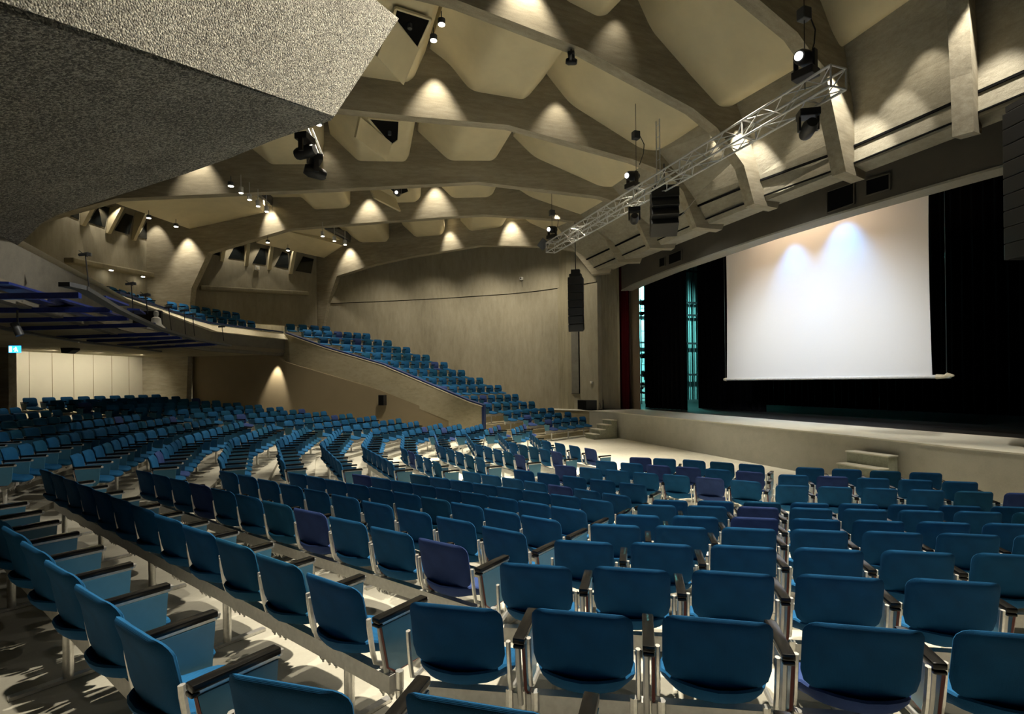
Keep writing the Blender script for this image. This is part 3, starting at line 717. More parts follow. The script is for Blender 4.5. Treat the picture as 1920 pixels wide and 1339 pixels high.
# big flat panels with cylinder downlights, and grey strips
def quad_panel(name,pts,th,lab,mat,group=None,cat='ceiling panel'):
    m=MB(); P=[Vector(p) for p in pts]; c=sum(P,Vector())/len(P)
    m.prism([p-c for p in P],(0,0,th)); o=m.build(name,mat,bevel=.03); o.location=c; return tag(o,lab,cat,group)
A34=[at(203,377,0.0)]
z34=9.05
nearL=wpt(3,17.1,8.35,W); 
def pl3(px,py,b_,off=0):
    P,d,n,L=frame(b_); P=(P[0]+n[0]*off,P[1]+n[1]*off); return onplane(px,py,P,d)
quad_panel('acoustic_panel',[pl3(203,377,3,W),pl3(355.7,429.7,4),pl3(493.7,398,4),pl3(499,388,4),pl3(440,330,3,W),pl3(330,335,3,W)],.35,'broad cream ceiling panel above the left windows',M['cream'],'broad cream panels at the rear')
quad_panel('acoustic_panel',[pl3(480,456,4,W),pl3(607.7,484,5),pl3(643,460,5),pl3(640,450,5),pl3(600,425,4,W),pl3(520,430,4,W)],.35,'broad cream ceiling panel above the far windows',M['cream'],'broad cream panels at the rear')
quad_panel('cable_tray',[pl3(510,387,4,-.02),pl3(511,371,4,-.02),pl3(470,345,3,W),pl3(450,345,3,W)],.08,'grey metal strip beside the cylinder lamps, left bay',M['steel'],None,'tray')
quad_panel('cable_tray',[pl3(657,452,5,-.02),pl3(658,442,5,-.02),pl3(625,430,4,W),pl3(608,430,4,W)],.08,'grey metal strip beside the cylinder lamps, far bay',M['steel'],None,'tray')
CYL=[((452,362),2.0),((468,375),1),((484,387),1),((500,397),1),((605,443),.8),((627,452),.8),((647,459),.8)]
for i,((x,y),s) in enumerate(CYL):
    D=14.6 if i<4 else 18.8; p=at(x,y,D+ (i%4)*.35)
    t=thing('cylinder_downlight','small grey cylinder downlight, %s in the %s row'%(ORD[i if i<4 else i-4],'left' if i<4 else 'far'),'downlight',p,0,'cylinder downlights')
    m=MB(); m.tube([(0,0,.0),(0,0,.16)],.062,12); m.tube([(0,0,.16),(0,0,.5)],.012,5); m.build('housing',M['alumatt'],t,smooth=True)
    m=MB(); m.tube([(0,0,-.006),(0,0,.004)],.05,12); m.build('lens',M['lamp'],t)
DISC=[((828,46),10.4),((813,76),10.8),((598,234),13),((433,349),14),((204,381),17.5),((279,409),18),((330,425),18.5),((502,455),22),((540,470),22.5)]
for i,((x,y),D) in enumerate(DISC):
    p=at(x,y,D); t=thing('recessed_downlight','round glowing downlight in the ceiling, %s counting from the largest'%ORD[i],'downlight',p,0,'round ceiling downlights')
    m=MB(); m.tube([(0,0,0),(0,0,.10)],.075,14); m.build('housing',M['steel'],t,smooth=True)
    m=MB(); m.tube([(0,0,-.008),(0,0,.002)],.062,14); m.build('lens',M['lamp'],t)
    m=MB(); m.tube([(0,0,.10),(0,0,max(.2,.26))],.010,5); m.build('stem',M['steel'],t)
# ceiling slab and outer walls
b=MB(); b.box((0,12.5,12.1),(27,44,.4)); struct(b.build('ceiling',M['soffit']))
# ================================================================== SIDE WALL (curved) far left
WALL=[(11.9,19.0),(11.3,20.4),(10.6,21.9),(9.57,23.43),(8.6,24.5),(7.5,25.34),(5.8,26.65),(3.94,27.86),(2.4,28.8),(.9,29.6),(-.3,30.2)]
def wallstrip(poly,z0,z1,th,side=1):
    o=offset_poly(poly,th*side); m=MB(); n=len(poly)
    vs=[(x,y,z0) for x,y in poly]+[(x,y,z1) for x,y in poly]+[(x,y,z0) for x,y in o]+[(x,y,z1) for x,y in o]; fs=[]
    for i in range(n-1):
        fs+=[(i,i+1,n+i+1,n+i),(2*n+i,3*n+i,3*n+i+1,2*n+i+1),(n+i,n+i+1,3*n+i+1,3*n+i),(i,2*n+i,2*n+i+1,i+1)]
    fs+=[(0,n,3*n,2*n),(n-1,3*n-1,4*n-1,2*n-1)]
    m.add(vs,fs); return m
WL=WALL[1:]
struct(wallstrip(WL,-.1,6.55,.3,1).build('wall_left',M['wall'],smooth=True))
WU=offset_poly(WL,-.05)
struct(wallstrip(WU,6.55,12,.35,1).build('wall_left_upper',M['wall'],smooth=True))
b=MB(); b.prism([(11.2,21.3,0),(10.5,21.75,0),(10.3,22.3,0),(11,23,0),(13,23,0),(13,21.3,0)],(0,0,12)); struct(b.build('wall_left_return',M['column']))
m=wallstrip(offset_poly(WL,.0),6.53,6.57,.02,-1); struct(m.build('trim_7',M['dark']))
# side windows etc on the wall: duct panel, socket, camera
def wallpos(px,py):
    r=ray(px,py); best=None
    for i in range(len(WALL)-1):
        a,c=WALL[i],WALL[i+1]; d=(c[0]-a[0],c[1]-a[1]); det=-r[0]*d[1]+d[0]*r[1]
        if abs(det)<1e-9: continue
        t=(-a[0]*d[1]+d[0]*a[1])/det; s=(r[0]*a[1]-r[1]*a[0])/det
        if 0<=s<=1 and t>0: best=(r[0]*t,r[1]*t,ZC+r[2]*t,math.atan2(d[1],d[0]))
    return best
p=wallpos(1078,680); p0=wallpos(1070,735); p1=wallpos(1087,625)
t=thing('wall_panel','tall narrow flush panel in the concrete wall below the hanging speakers','panel',(p[0],p[1],p[2]),p[3])
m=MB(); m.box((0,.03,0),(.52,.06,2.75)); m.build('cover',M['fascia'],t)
m=MB(); 
for sx in(-1,1): m.box((.265*sx,.034,0),(.015,.07,2.78))
m.box((0,.034,-1.385),(.54,.07,.015)); m.build('joint',M['dark'],t)
p=wallpos(1110,717); 
if p:
    t=thing('wall_socket','small white box on the wall above the stage ledge','box',p[:3],p[3]); m=MB(); m.box((0,.05,0),(.1,.08,.1)); m.build('cover',M['white'],t,bevel=.01); m=MB(); m.box((0,.095,0),(.06,.01,.06)); m.build('faceplate',M['coping'],t)
p=wallpos(980,523)
t=thing('wall_camera','small white camera box high on the curved side wall','camera',p[:3],p[3]); m=MB(); m.box((0,.12,0),(.14,.14,.14)); m.build('housing',M['white'],t,bevel=.02)
m=MB(); m.tube([(0,.19,0),(0,.21,0)],.035,10); m.build('lens',M['black'],t); m=MB(); m.bar((0,.1,-.07),(0,.03,-.5),.012,.012); m.build('cable',M['steel'],t)
# ================================================================== SIDE ARM PARAPET
E0=(5.85,19.55); K0=(-1.36,24.8); dP=(K0[0]-E0[0],K0[1]-E0[1]); LP=math.hypot(*dP); dP=(dP[0]/LP,dP[1]/LP); nP=(dP[1],-dP[0])
if nP[1]<0: nP=(-nP[0],-nP[1])
topp=[onplane(x,y,E0,dP) for x,y in [(905,762),(880,754),(716.4,684.5),(610,652.8),(560,635),(535.6,626)]]
bot=[onplane(x,y,E0,dP) for x,y in [(530,680),(560,690),(710.5,735.6),(841,789)]]
endb=(topp[0][0],topp[0][1],0); mid0=(bot[-1][0],bot[-1][1],0)
m=MB(); m.prism(topp+[bot[0]]+bot[1:]+[mid0,endb],(nP[0]*.22,nP[1]*.22,0)); struct(m.build('wall_arm_parapet',M['parapet']))
t=thing('parapet_rail','dark blue handrail along the top of the sloping concrete parapet','rail',topp[0])
m=MB()
for i in range(len(topp)-1):
    a,c=Vector(topp[i])-Vector(topp[0]),Vector(topp[i+1])-Vector(topp[0]); o=Vector((nP[0]*.11,nP[1]*.11,.035)); m.bar(a+o,c+o,.26,.07)
m.build('rail_cap',M['navyrail'],t)
m=MB()
for i in range(len(topp)-1):
    a,c=Vector(topp[i])-Vector(topp[0]),Vector(topp[i+1])-Vector(topp[0]); o=Vector((-nP[0]*.025,-nP[1]*.025,.0)); m.bar(a+o,c+o,.015,.03)
m.build('bright_strip',M['coping'],t)
e=Vector(endb)-Vector(topp[0]); 
m=MB(); m.box((.06,.06,-.62),(.09,.22,1.36),0,math.atan2(dP[1],dP[0])); m.build('end_post',M['navyrail'],t)
# gate post right of the parapet end
pg=atz(942,790,.35); t=thing('gate_post','thin dark blue post on the landing by the parapet end','post',(pg[0],pg[1],.35)); m=MB(); m.box((0,0,.42),(.04,.04,.84)); m.build('post',M['navyrail'],t); m=MB(); m.box((0,0,.86),(.06,.06,.04)); m.build('cap',M['navyrail'],t)
# arm steps
for i,(L,R,z,n) in enumerate(ARM):
    d=(R[0]-L[0],R[1]-L[1]); l=math.hypot(*d); d=(d[0]/l,d[1]/l); f=(d[1],-d[0])
    if i+1<len(ARM): L2,R2=ARM[i+1][0],ARM[i+1][1]
    else: L2,R2=(L[0]-f[0]*1,L[1]-f[1]*1),(R[0]-f[0]*1,R[1]-f[1]*1)
    if z<=0: continue
    ff=.58; bl_=(L[0]+f[0]*ff-d[0]*.35,L[1]+f[1]*ff-d[1]*.35); br=(R[0]+f[0]*ff+d[0]*1.35,R[1]+f[1]*ff+d[1]*1.35)
    bl2=(L2[0]-d[0]*.5-f[0]*.0,L2[1]-d[1]*.5); br2=(R2[0]+d[0]*1.5,R2[1]+d[1]*1.5)
    m=MB(); m.prism([(bl_[0],bl_[1],max(-.05,z-.5)),(br[0],br[1],max(-.05,z-.5)),(br2[0],br2[1],max(-.05,z-.5)),(bl2[0],bl2[1],max(-.05,z-.5))],(0,0,z-max(-.05,z-.5)))
    struct(m.build('floor',M['parapet']))
# dark wall under the arm
DW=[(4.75,20.42),(-.2,23.7),(-5.3,26.9)]
def parz(x,y):
    t=((x-E0[0])*dP[0]+(y-E0[1])*dP[1]); T0=[((q[0]-E0[0])*dP[0]+(q[1]-E0[1])*dP[1],q[2]) for q in bot[::-1]]
    if t<=T0[0][0]: return max(.1,T0[0][1]-(T0[0][0]-t)*.5)
    for (a,za),(c_,zc) in zip(T0,T0[1:]):
        if t<=c_: return za+(zc-za)*(t-a)/(c_-a)
    return 3.62
m=MB(); N_=24; bs=[]; tp_=[]
for i in range(N_+1):
    f_=i/N_*2; j=min(1,int(f_)); w_=f_-j; x=DW[j][0]*(1-w_)+DW[j+1][0]*w_; y=DW[j][1]*(1-w_)+DW[j+1][1]*w_
    bs.append((x,y,0)); tp_.append((x,y,min(3.66,parz(x,y)+.12)))
n_=N_+1; off_=Vector((.12,.2,0)); vs=bs+tp_+[tuple(Vector(p)+off_) for p in bs]+[tuple(Vector(p)+off_) for p in tp_]; fs=[]
for i in range(N_): fs+=[(i,i+1,n_+i+1,n_+i),(2*n_+i,3*n_+i,3*n_+i+1,2*n_+i+1),(n_+i,n_+i+1,3*n_+i+1,3*n_+i),(i,2*n_+i,2*n_+i+1,i+1)]
fs+=[(0,n_,3*n_,2*n_),(n_-1,3*n_-1,4*n_-1,2*n_-1)]
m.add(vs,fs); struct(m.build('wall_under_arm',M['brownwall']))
for f_ in [.1,.22,.34,.46,.58,.70,.82,.93]:
    pass
# loudspeaker on it
p=onplane(722,750,DW[0],(DW[1][0]-DW[0][0],DW[1][1]-DW[0][1])); an=math.atan2(DW[1][1]-DW[0][1],DW[1][0]-DW[0][0])
t=thing('loudspeaker','small black loudspeaker on the dark wall beneath the sloping parapet','loudspeaker',p,an)
m=MB(); m.box((0,.22,0),(.24,.26,.42)); m.build('cabinet',M['black'],t,bevel=.015); m=MB(); m.box((0,.355,0),(.2,.01,.38)); m.build('grille',M['dark'],t); m=MB(); m.box((0,.05,0),(.08,.14,.08)); m.build('bracket',M['steel'],t)
# ================================================================== REAR LOWER WALL and soffit
def Epl(off): # line of direction nE-normal
    return cross(nE,offE(1)-off,(1,0),-10.6)
P0=Epl(8.6); d58=unit(58); P1=(P0[0]+d58[0]*9.5,P0[1]+d58[1]*9.5)
m=wallstrip([P0,P1],0,3.75,.25,-1); struct(m.build('wall_rear_beige',M['beige']))
m=MB()
for i in range(1,12):
    q=(P0[0]+d58[0]*i*.78,P0[1]+d58[1]*i*.78); n_=(nE[0]*.004,nE[1]*.004)
    m.box((q[0]+n_[0],q[1]+n_[1],2),(.012,.012,3.4),0,math.radians(58))
struct(m.build('trim_4',M['brownwall']))
m=MB(); m.prism([(P0[0],P0[1],0),(P1[0],P1[1],0),(P1[0]+nE[0]*.05,P1[1]+nE[1]*.05,0),(P0[0]+nE[0]*.05,P0[1]+nE[1]*.05,0)],(0,0,1.35)); struct(m.build('baseboard_rear',M['coping']))
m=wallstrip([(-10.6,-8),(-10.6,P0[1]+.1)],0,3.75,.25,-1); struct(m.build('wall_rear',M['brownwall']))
# column below the balcony at the left frame edge
# soffit slab of the balcony
fas=BAL+[(-4.0,-8)]
m=MB(); m.prism([(x-.05,y,3.62) for x,y in fas]+[(-13,-8,3.62),(-13,32,3.62),(-3.4,32,3.62),(-1.0,25.2,3.62)],(0,0,.15)); struct(m.build('ceiling_balcony_soffit',M['soffit']))
# balcony fascia
def fascia_seg(poly,zt,zb,lean):
    m=MB(); inn=offset_poly(poly,.28*SG); n=len(poly); low=offset_poly(poly,lean*SG)
    vs=[(x,y,zt) for x,y in poly]+[(x,y,zb) for x,y in low]+[(x,y,zt) for x,y in inn]+[(x,y,zb) for x,y in inn]; fs=[]
    for i in range(n-1): fs+=[(i,i+1,n+i+1,n+i),(2*n+i,3*n+i,3*n+i+1,2*n+i+1),(i,2*n+i,2*n+i+1,i+1),(n+i,n+i+1,3*n+i+1,3*n+i)]
    fs+=[(0,n,3*n,2*n),(n-1,3*n-1,4*n-1,2*n-1)]
    return m.add(vs,fs)
SG=-1 if offset_poly(BAL,1)[3][0]>BAL[3][0] else 1
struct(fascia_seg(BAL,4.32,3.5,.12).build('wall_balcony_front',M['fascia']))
m=MB()
lw=[.26,.26,.17,.08,.06,.05,.05]
vs=[];fs=[]
up=offset_poly(BAL,.07*SG)
for i,(x,y) in enumerate(BAL): vs+=[(x+.16*lw[i]/.26,y,4.46-lw[i]),(up[i][0]-.05,up[i][1],4.47),(up[i][0]-.15,up[i][1],4.47),(x-.14,y,4.44-lw[i])]
for i in range(len(BAL)-1):
    a=4*i;c=a+4; fs+=[(a,c,c+1,a+1),(a+1,c+1,c+2,a+2),(a+2,c+2,c+3,a+3),(a+3,c+3,c,a)]
fs+=[(0,1,2,3),(4*len(BAL)-4,4*len(BAL)-1,4*len(BAL)-2,4*len(BAL)-3)]
m.add(vs,fs); struct(m.build('trim_5',M['coping']))
t=thing('balcony_rail','dark blue top rail running along the curved balcony front','rail',(BAL[0][0],BAL[0][1],4.5))
m=MB()
for i in range(3):
    a=(up[i][0]-BAL[0][0]-.05,up[i][1]-BAL[0][1],.02); c=(up[i+1][0]-BAL[0][0]-.05,up[i+1][1]-BAL[0][1],.02); m.bar(a,c,.08,.05)
m.build('rail_cap',M['navyrail'],t)
# balcony floor steps
for o_,z in ((.3,3.85),(1.05,4.25),(1.85,4.65),(2.8,4.7)):
    w=offset_poly(BAL,o_*SG); m=MB(); m.prism([(x,y,z-.3) for x,y in w]+[(-13,9,z-.3),(-13,32,z-.3),(-1.2,29.5,z-.3),(w[0][0]+.3,w[0][1]+.6,z-.3)],(0,0,.3)); struct(m.build('floor',M['parapet']))
# ================================================================== REAR UPPER WALLS with windows
def wall_on(Pa,Pb,pxs,th=.25,mat='wall',name='wall_rear_upper',zoff=0):
    d=(Pb[0]-Pa[0],Pb[1]-Pa[1]); l=math.hypot(*d); d=(d[0]/l,d[1]/l)
    return [onplane(x,y,Pa,d) for x,y in pxs]
def backwall(Pa,Pb,z0,z1,name,mat,th=.3):
    d=Vector((Pb[0]-Pa[0],Pb[1]-Pa[1],0)).normalized(); n=Vector((-d.y,d.x,0))
    if n.dot(Vector((Pa[0],Pa[1],0)))<0: n=-n
    m=MB(); m.prism([(Pa[0],Pa[1],z0),(Pb[0],Pb[1],z0),(Pb[0],Pb[1],z1),(Pa[0],Pa[1],z1)],n*th); return struct(m.build(name,mat))
W34a=(-10.4,20.2); W34b=(-6.9,28.0); W45a=(-6.9,27.6); W45b=(-.1,30.0)
backwall(W34a,W34b,5.3,12,'wall_rear_upper',M['wall']); backwall(W45a,W45b,5.3,12,'wall_rear_upper',M['wall'])
dw=.8
def shift(P,Q,o):
    d=Vector((Q[0]-P[0],Q[1]-P[1])).normalized(); n=Vector((-d.y,d.x))
    if n.dot(Vector(P))<0: n=-n
    return (P[0]+n.x*o,P[1]+n.y*o),(Q[0]+n.x*o,Q[1]+n.y*o)
a_,b__=shift(W34a,W34b,.8); backwall(a_,b__,3.6,6,'wall_rear_recess',M['column'])
a_,b__=shift(W45a,W45b,.8); backwall(a_,b__,3.6,6,'wall_rear_recess',M['column'])
backwall((-10.5,-8),(-10.5,20.4),3.7,12,'wall_rear_upper',M['wall'])
def ledge(Pa,Pb,pxa,pxb,lab):
    d=(Pb[0]-Pa[0],Pb[1]-Pa[1]); l=math.hypot(*d); d=(d[0]/l,d[1]/l)
    a=Vector(onplane(*pxa,Pa,d)); c=Vector(onplane(*pxb,Pa,d)); n=Vector((-d[1],d[0],0))
    if n.dot(a)<0: n=-n
    m=MB(); m.bar(a-n*.12,c-n*.12,.5,.2); return struct(m.build('trim_6',M['column'],bevel=.05))
ledge(W34a,W34b,(120,488),(312,523),'x'); ledge(W45a,W45b,(374,541),(575,552),'x')
def windows(Pa,Pb,quads,fins,tagn):
    d=(Pb[0]-Pa[0],Pb[1]-Pa[1]); l=math.hypot(*d); d=(d[0]/l,d[1]/l); n=Vector((-d[1],d[0],0))
    if n.dot(Vector((Pa[0],Pa[1],0)))<0: n=-n
    for i,q in enumerate(quads):
        P=[Vector(onplane(x,y,Pa,d))-n*.03 for x,y in q]; m=MB(); m.prism(P,n*.02); struct(m.build('window_%d'%(i+1+10*tagn),M['glass']))
    for i,q in enumerate(fins):
        # fin: [top-left, top-right, bottom-right, bottom-left] on the wall, projecting out at the top
        P=[Vector(onplane(x,y,Pa,d)) for x,y in q]
        tl,tr,br,bl=P; m=MB(); out=-n
        m.prism([tl+out*.02,bl+out*.02,bl+out*.12,tl+out*.52],Vector((d[0],d[1],0))*.16)
        c=sum(P,Vector())/4
        o=m.build('window_fin',M['cream'],bevel=.01,local=tuple(c)); tag(o,'tapered cream concrete fin, %s from left in the %s window band'%(ORD[i],'left' if tagn==1 else 'far'),'fin','cream window fins')
windows(W34a,W34b,[[(122,398),(148,382),(147,412),(125,403)],[(165,417),(187,384),(204,390),(196,427)],[(214,432),(234,400),(249,405),(241,440)],[(258,445),(275,415),(291,420),(284,451)],[(300,457),(315,428),(331,433),(324,463)]],
 [[(150,385),(0,0),(0,0),(149,422)],[(205,388),(0,0),(0,0),(197,437)],[(252,398),(0,0),(0,0),(245,450)],[(295,412),(0,0),(0,0),(285,462)]],1)
windows(W45a,W45b,[[(398,475),(412,470),(411,480),(400,477)],[(428,484),(440,462),(459,462),(457,488)],[(473,494),(488,465),(502,468),(498,497)],[(515,499),(529,472),(545,477),(540,504)],[(554,508),(568,481),(588,486),(583,513)]],
 [[(413,466),(0,0),(0,0),(412,490)],[(458,460),(0,0),(0,0),(458,499)],[(502,465),(0,0),(0,0),(501,506)],[(545,470),(0,0),(0,0),(541,514)]],2)
# white box between fins
p=wall_on(W45a,W45b,[(480,503)])[0]; t=thing('wall_box','small white equipment box on the wall under the far windows','box',(p[0]+.06,p[1]-.12,p[2])); m=MB(); m.box((0,0,0),(.2,.14,.2),0,.4); m.build('case',M['white'],t,bevel=.01); m=MB(); m.box((.02,-.07,-.02),(.1,.03,.1),0,.4); m.build('lid',M['coping'],t)
# downlights in the ledges
for i,(x,y) in enumerate([(198,508),(258,520),(433,542),(482,545),(535,551)]):
    Pa,Pb=(W34a,W34b) if i<2 else (W45a,W45b)
    p=wall_on(Pa,Pb,[(x,y)])[0]; t=thing('ledge_downlight','flat glowing downlight under the concrete ledge, %s from left'%ORD[i],'downlight',(p[0]+.25,p[1]-.2,p[2]),0,'downlights under the ledges')
    m=MB(); m.tube([(0,0,0),(0,0,.03)],.09,12); m.build('ring',M['steel'],t); m=MB(); m.tube([(0,0,-.01),(0,0,.005)],.07,12); m.build('lens',M['lamp'],t)
# ================================================================== AGGREGATE MASS upper left (near end of the balcony)
P1_=Vector(at(51,445,7.6)); P2_=Vector(at(627,218,6.3)); P3_=Vector(at(0,20,3.3))
nn=(P2_-P1_).cross(P3_-P1_)
def onpl(px,py):
    r=Vector(ray(px,py)); o=Vector((0,0,ZC)); return o+r*((P1_-o).dot(nn)/r.dot(nn))
low=[onpl(x,y) for x,y in [(627,218),(620,226),(512,263),(430,297),(348,326),(201,373),(110,402),(80,417),(51,445),(0,487),(-160,600),(-420,500),(-420,-180),(0,20)]]
off=nn.normalized(); 
if off.z<0: off=-off
m=MB(); m.prism(low,off*.35); 
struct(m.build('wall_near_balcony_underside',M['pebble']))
R2=Vector(at(748,35,6.15)); R3=Vector(at(700,-4,6.0)); R4=Vector(at(560,-160,5.6)); R5=Vector(at(-420,-420,3.3)); 
ext3=onpl(-420,-142)
m=MB(); tri=[P2_,R2,R3,R4,R5,ext3]
c0=[p for p in tri]; bk=Vector((-.8,.9,.9))
n=len(c0); m.add([tuple(p) for p in c0]+[tuple(p+bk*.6) for p in c0],[tuple(range(n)),tuple(range(2*n-1,n-1,-1))]+[(i,(i+1)%n,(i+1)%n+n,i+n) for i in range(n)])
struct(m.build('wall_near_balcony_face',M['pebble_lit']))
# ================================================================== BLUE STEEL GRID under the balcony front
t=thing('blue_steel_grid','blue painted steel lattice canopy hanging below the balcony front, left','steel grid',(-3.6,12,3.45))
O=Vector((-3.6,12,3.45)); ZG=3.42
Rr=[atz(x,y,ZG) for x,y in [(120,533),(152,540),(214,577),(240,590),(300,617),(360,635),(430,648)]]
m=MB()
for i in range(len(Rr)-1): m.bar(Vector(Rr[i])-O,Vector(Rr[i+1])-O,.13,.05)
m.build('edge_rail',M['steel'],t)
Lr=[atz(x,y,ZG) for x,y in [(-60,604),(0,614),(60,626),(150,641),(230,650),(300,659)]]
m=MB()
for i in range(len(Lr)-1): m.bar(Vector(Lr[i])-O,Vector(Lr[i+1])-O,.13,.05)
m.build('inner_rail',M['steel'],t)
RUNG=[((0,556),(150,554)),((0,582),(208,581)),((0,601),(240,597)),((17,617),(290,609)),((107,633),(317,626)),((164,640),(340,633)),((221,648),(370,638)),((262,653),(405,645))]
for i,(a,c) in enumerate(RUNG):
    m=MB(); m.bar(Vector(atz(*a,ZG+.06))-O,Vector(atz(*c,ZG+.06))-O,.05,.08); m.build('cross_bar',M['bluesteel'],t)
for i,(a,c) in enumerate([((0,536),(45,552)),((85,575),(135,570)),((103,563),(130,575)),((60,560),(175,597)),((0,530),(230,596)),((185,556),(230,572)),((136,541),(152,541)),((250,580),(262,588)),((285,612),(305,616))]):
    m=MB(); m.bar(Vector(atz(*a,ZG+.16))-O,Vector(atz(*c,ZG+.16))-O,.18,.03); m.build('blue_plate',M['bluesteel'],t)
# poles with small lamps standing on the grid
POLES=[((160,478),(168,548),3.7),((246,533),(250,588),3.55),((273,554),(277,588),3.55),((316,577),(322,623),3.5),((345,583),(348,627),3.5),((361,590),(365,630),3.5),((416,613),(420,640),3.5)]
for i,(a,c,z) in enumerate(POLES):
    q=atz(*c,z-.02); r=ray(*c); D=q[0]/r[0]; tp=at(*a,D)
    t=thing('lamp_pole','thin black pole with a small clamp lamp, %s from left along the balcony'%ORD[i],'lamp pole',q,0,'lamp poles in front of the balcony')
    tp=Vector(tp)-Vector(q); m=MB(); m.tube([(0,0,0),tp],.009,6); m.build('pole',M['black'],t)
    m=MB(); m.tube([tp+Vector((-.09,.03,.0)),tp+Vector((.04,0,.02))],[.02,.03],8); m.box(tp+Vector((.05,0,.01)),(.05,.05,.045)); m.bar(tp+Vector((-.08,0,.06)),tp+Vector((.03,0,-.03)),.01,.01); m.build('lamp_head',M['steel'],t)
q=at(293,606,11.2); t=thing('dome_lamp','white bell-shaped lamp beside a black board on the grid','lamp',q); m=MB(); m.tube([(0,0,-.12),(0,0,-.09),(0,0,-.02),(0,0,.10),(0,0,.14)],[.17,.165,.10,.085,.03],14); m.build('shade',M['white'],t,smooth=True)
m=MB(); m.tube([(0,0,.12),(0,0,.18),(0,0,.24),(0,0,.26)],[.03,.05,.045,.01],10); m.build('bulb',M['white'],t,smooth=True)
q=at(277,598,11.6); t=thing('black_board','dark rectangular board with a bright top edge behind the dome lamp','board',q); m=MB(); m.box((0,0,0),(.62,.05,.34),0,-TH); m.build('board',M['black'],t); m=MB(); m.box((0,0,.18),(.56,.06,.025),0,-TH); m.build('top_edge',M['alu'],t)
# under-soffit fittings
FIT=[((125,655),'black angled loudspeaker under the balcony soffit','loudspeaker','box'),((83,649),'small dark fitting under the soffit, left of the loudspeaker','fitting','s'),((183,658),'small dark fitting under the soffit, right of the loudspeaker','fitting','s'),((223,661),'small dark fitting under the soffit beside the grey column','fitting','s'),((362,670),'dark fitting under the soffit right of the grey column','fitting','s')]
for (x,y),lab,cat,kd in FIT:
    q=atz(x,y,3.5) if kd=='box' else atz(x,y,3.58)
    t=thing('loudspeaker' if kd=='box' else 'soffit_fitting',lab,cat,q,-TH)
    m=MB()
    if kd=='box': m.prism([(-.22,0,.1),(.18,0,.1),(.20,0,-.02),(.02,0,-.13),(-.18,0,-.12)],(0,.3,0)); m.build('cabinet',M['black'],t,bevel=.01); m=MB(); m.box((0,.15,.12),(.1,.1,.05)); m.build('bracket',M['steel'],t)
    else: m.box((0,0,0),(.26,.12,.07)); m.build('body',M['steel'],t); m=MB(); m.box((0,0,.05),(.06,.06,.05)); m.build('bracket',M['steel'],t)
q=at(33,618,8.2); t=thing('ceiling_spotlight','grey cylindrical spotlight under the balcony above the exit sign','spotlight',q); m=MB(); m.tube([(-.04,0,.10),(.03,0,-.09)],.055,10); m.build('can',M['steel'],t,smooth=True); m=MB(); m.bar((0,0,.08),(0,0,.3),.02,.02); m.build('stem',M['steel'],t)
q=at(28,655,8.4); t=thing('exit_sign','glowing blue exit sign with a running figure on the left pillar','sign',q,-TH); m=MB(); m.box((0,0,0),(.17,.03,.11)); m.build('sign_box',M['exit'],t)
m=MB(); m.box((-.055,-.018,0),(.035,.006,.085)); m.bar((-.005,-.018,.0),(.04,-.018,.02),.01,.01); m.box((.03,-.018,.028),(.014,.006,.014)); m.bar((.03,-.018,.02),(.045,-.018,-.015),.01,.012); m.bar((.045,-.018,-.015),(.06,-.018,-.035),.01,.01); m.bar((.035,-.018,-.0),(.015,-.018,-.035),.01,.01); m.build('pictogram',M['exitw'],t)
# ================================================================== TRUSS with lamps and speakers
UT=7.8
Ta=Vector(atu(1572,134,UT)); Tb=Vector(atu(1032,470,UT)); Tb.z=Ta.z=(Ta.z+Tb.z)/2
t=thing('lighting_truss','long aluminium box truss hanging in front of the proscenium','truss',tuple((Ta+Tb)/2))
mid=(Ta+Tb)/2; ax=(Tb-Ta).normalized(); side=ax.cross(Vector((0,0,1))).normalized(); w=.165
cor=[side*w+Vector((0,0,w)),-side*w+Vector((0,0,w)),-side*w-Vector((0,0,w)),side*w-Vector((0,0,w))]
Lt=(Tb-Ta).length
for c in cor:
    m=MB(); m.tube([Ta+c-mid,Tb+c-mid],.022,8); m.build('chord',M['alutruss'],t,smooth=True)
for fi in range(4):
    m=MB(); c0,c1=cor[fi],cor[(fi+1)%4]; nb=24
    for i in range(nb):
        p=Ta+ax*Lt*i/nb-mid; q=Ta+ax*Lt*(i+1)/nb-mid
        m.tube([p+(c0 if i%2 else c1),q+(c1 if i%2 else c0)],.010,6)
        if i%4==0: m.tube([p+c0,p+c1],.016,6)
    m.tube([Tb-mid+c0,Tb-mid+c1],.016,6)
    m.build('lacing',M['alutruss'],t,smooth=True)
for px_ in ((1238,240),):
    pass
def on_truss(px,py):
    s0_=proj(tuple(Ta)); s1_=proj(tuple(Tb)); best=None
    for i in range(201):
        p=Ta+ax*Lt*i/200; q=proj(tuple(p)); e_=abs(q[0]-px)
        if best is None or e_<best[0]: best=(e_,p)
    return best[1]
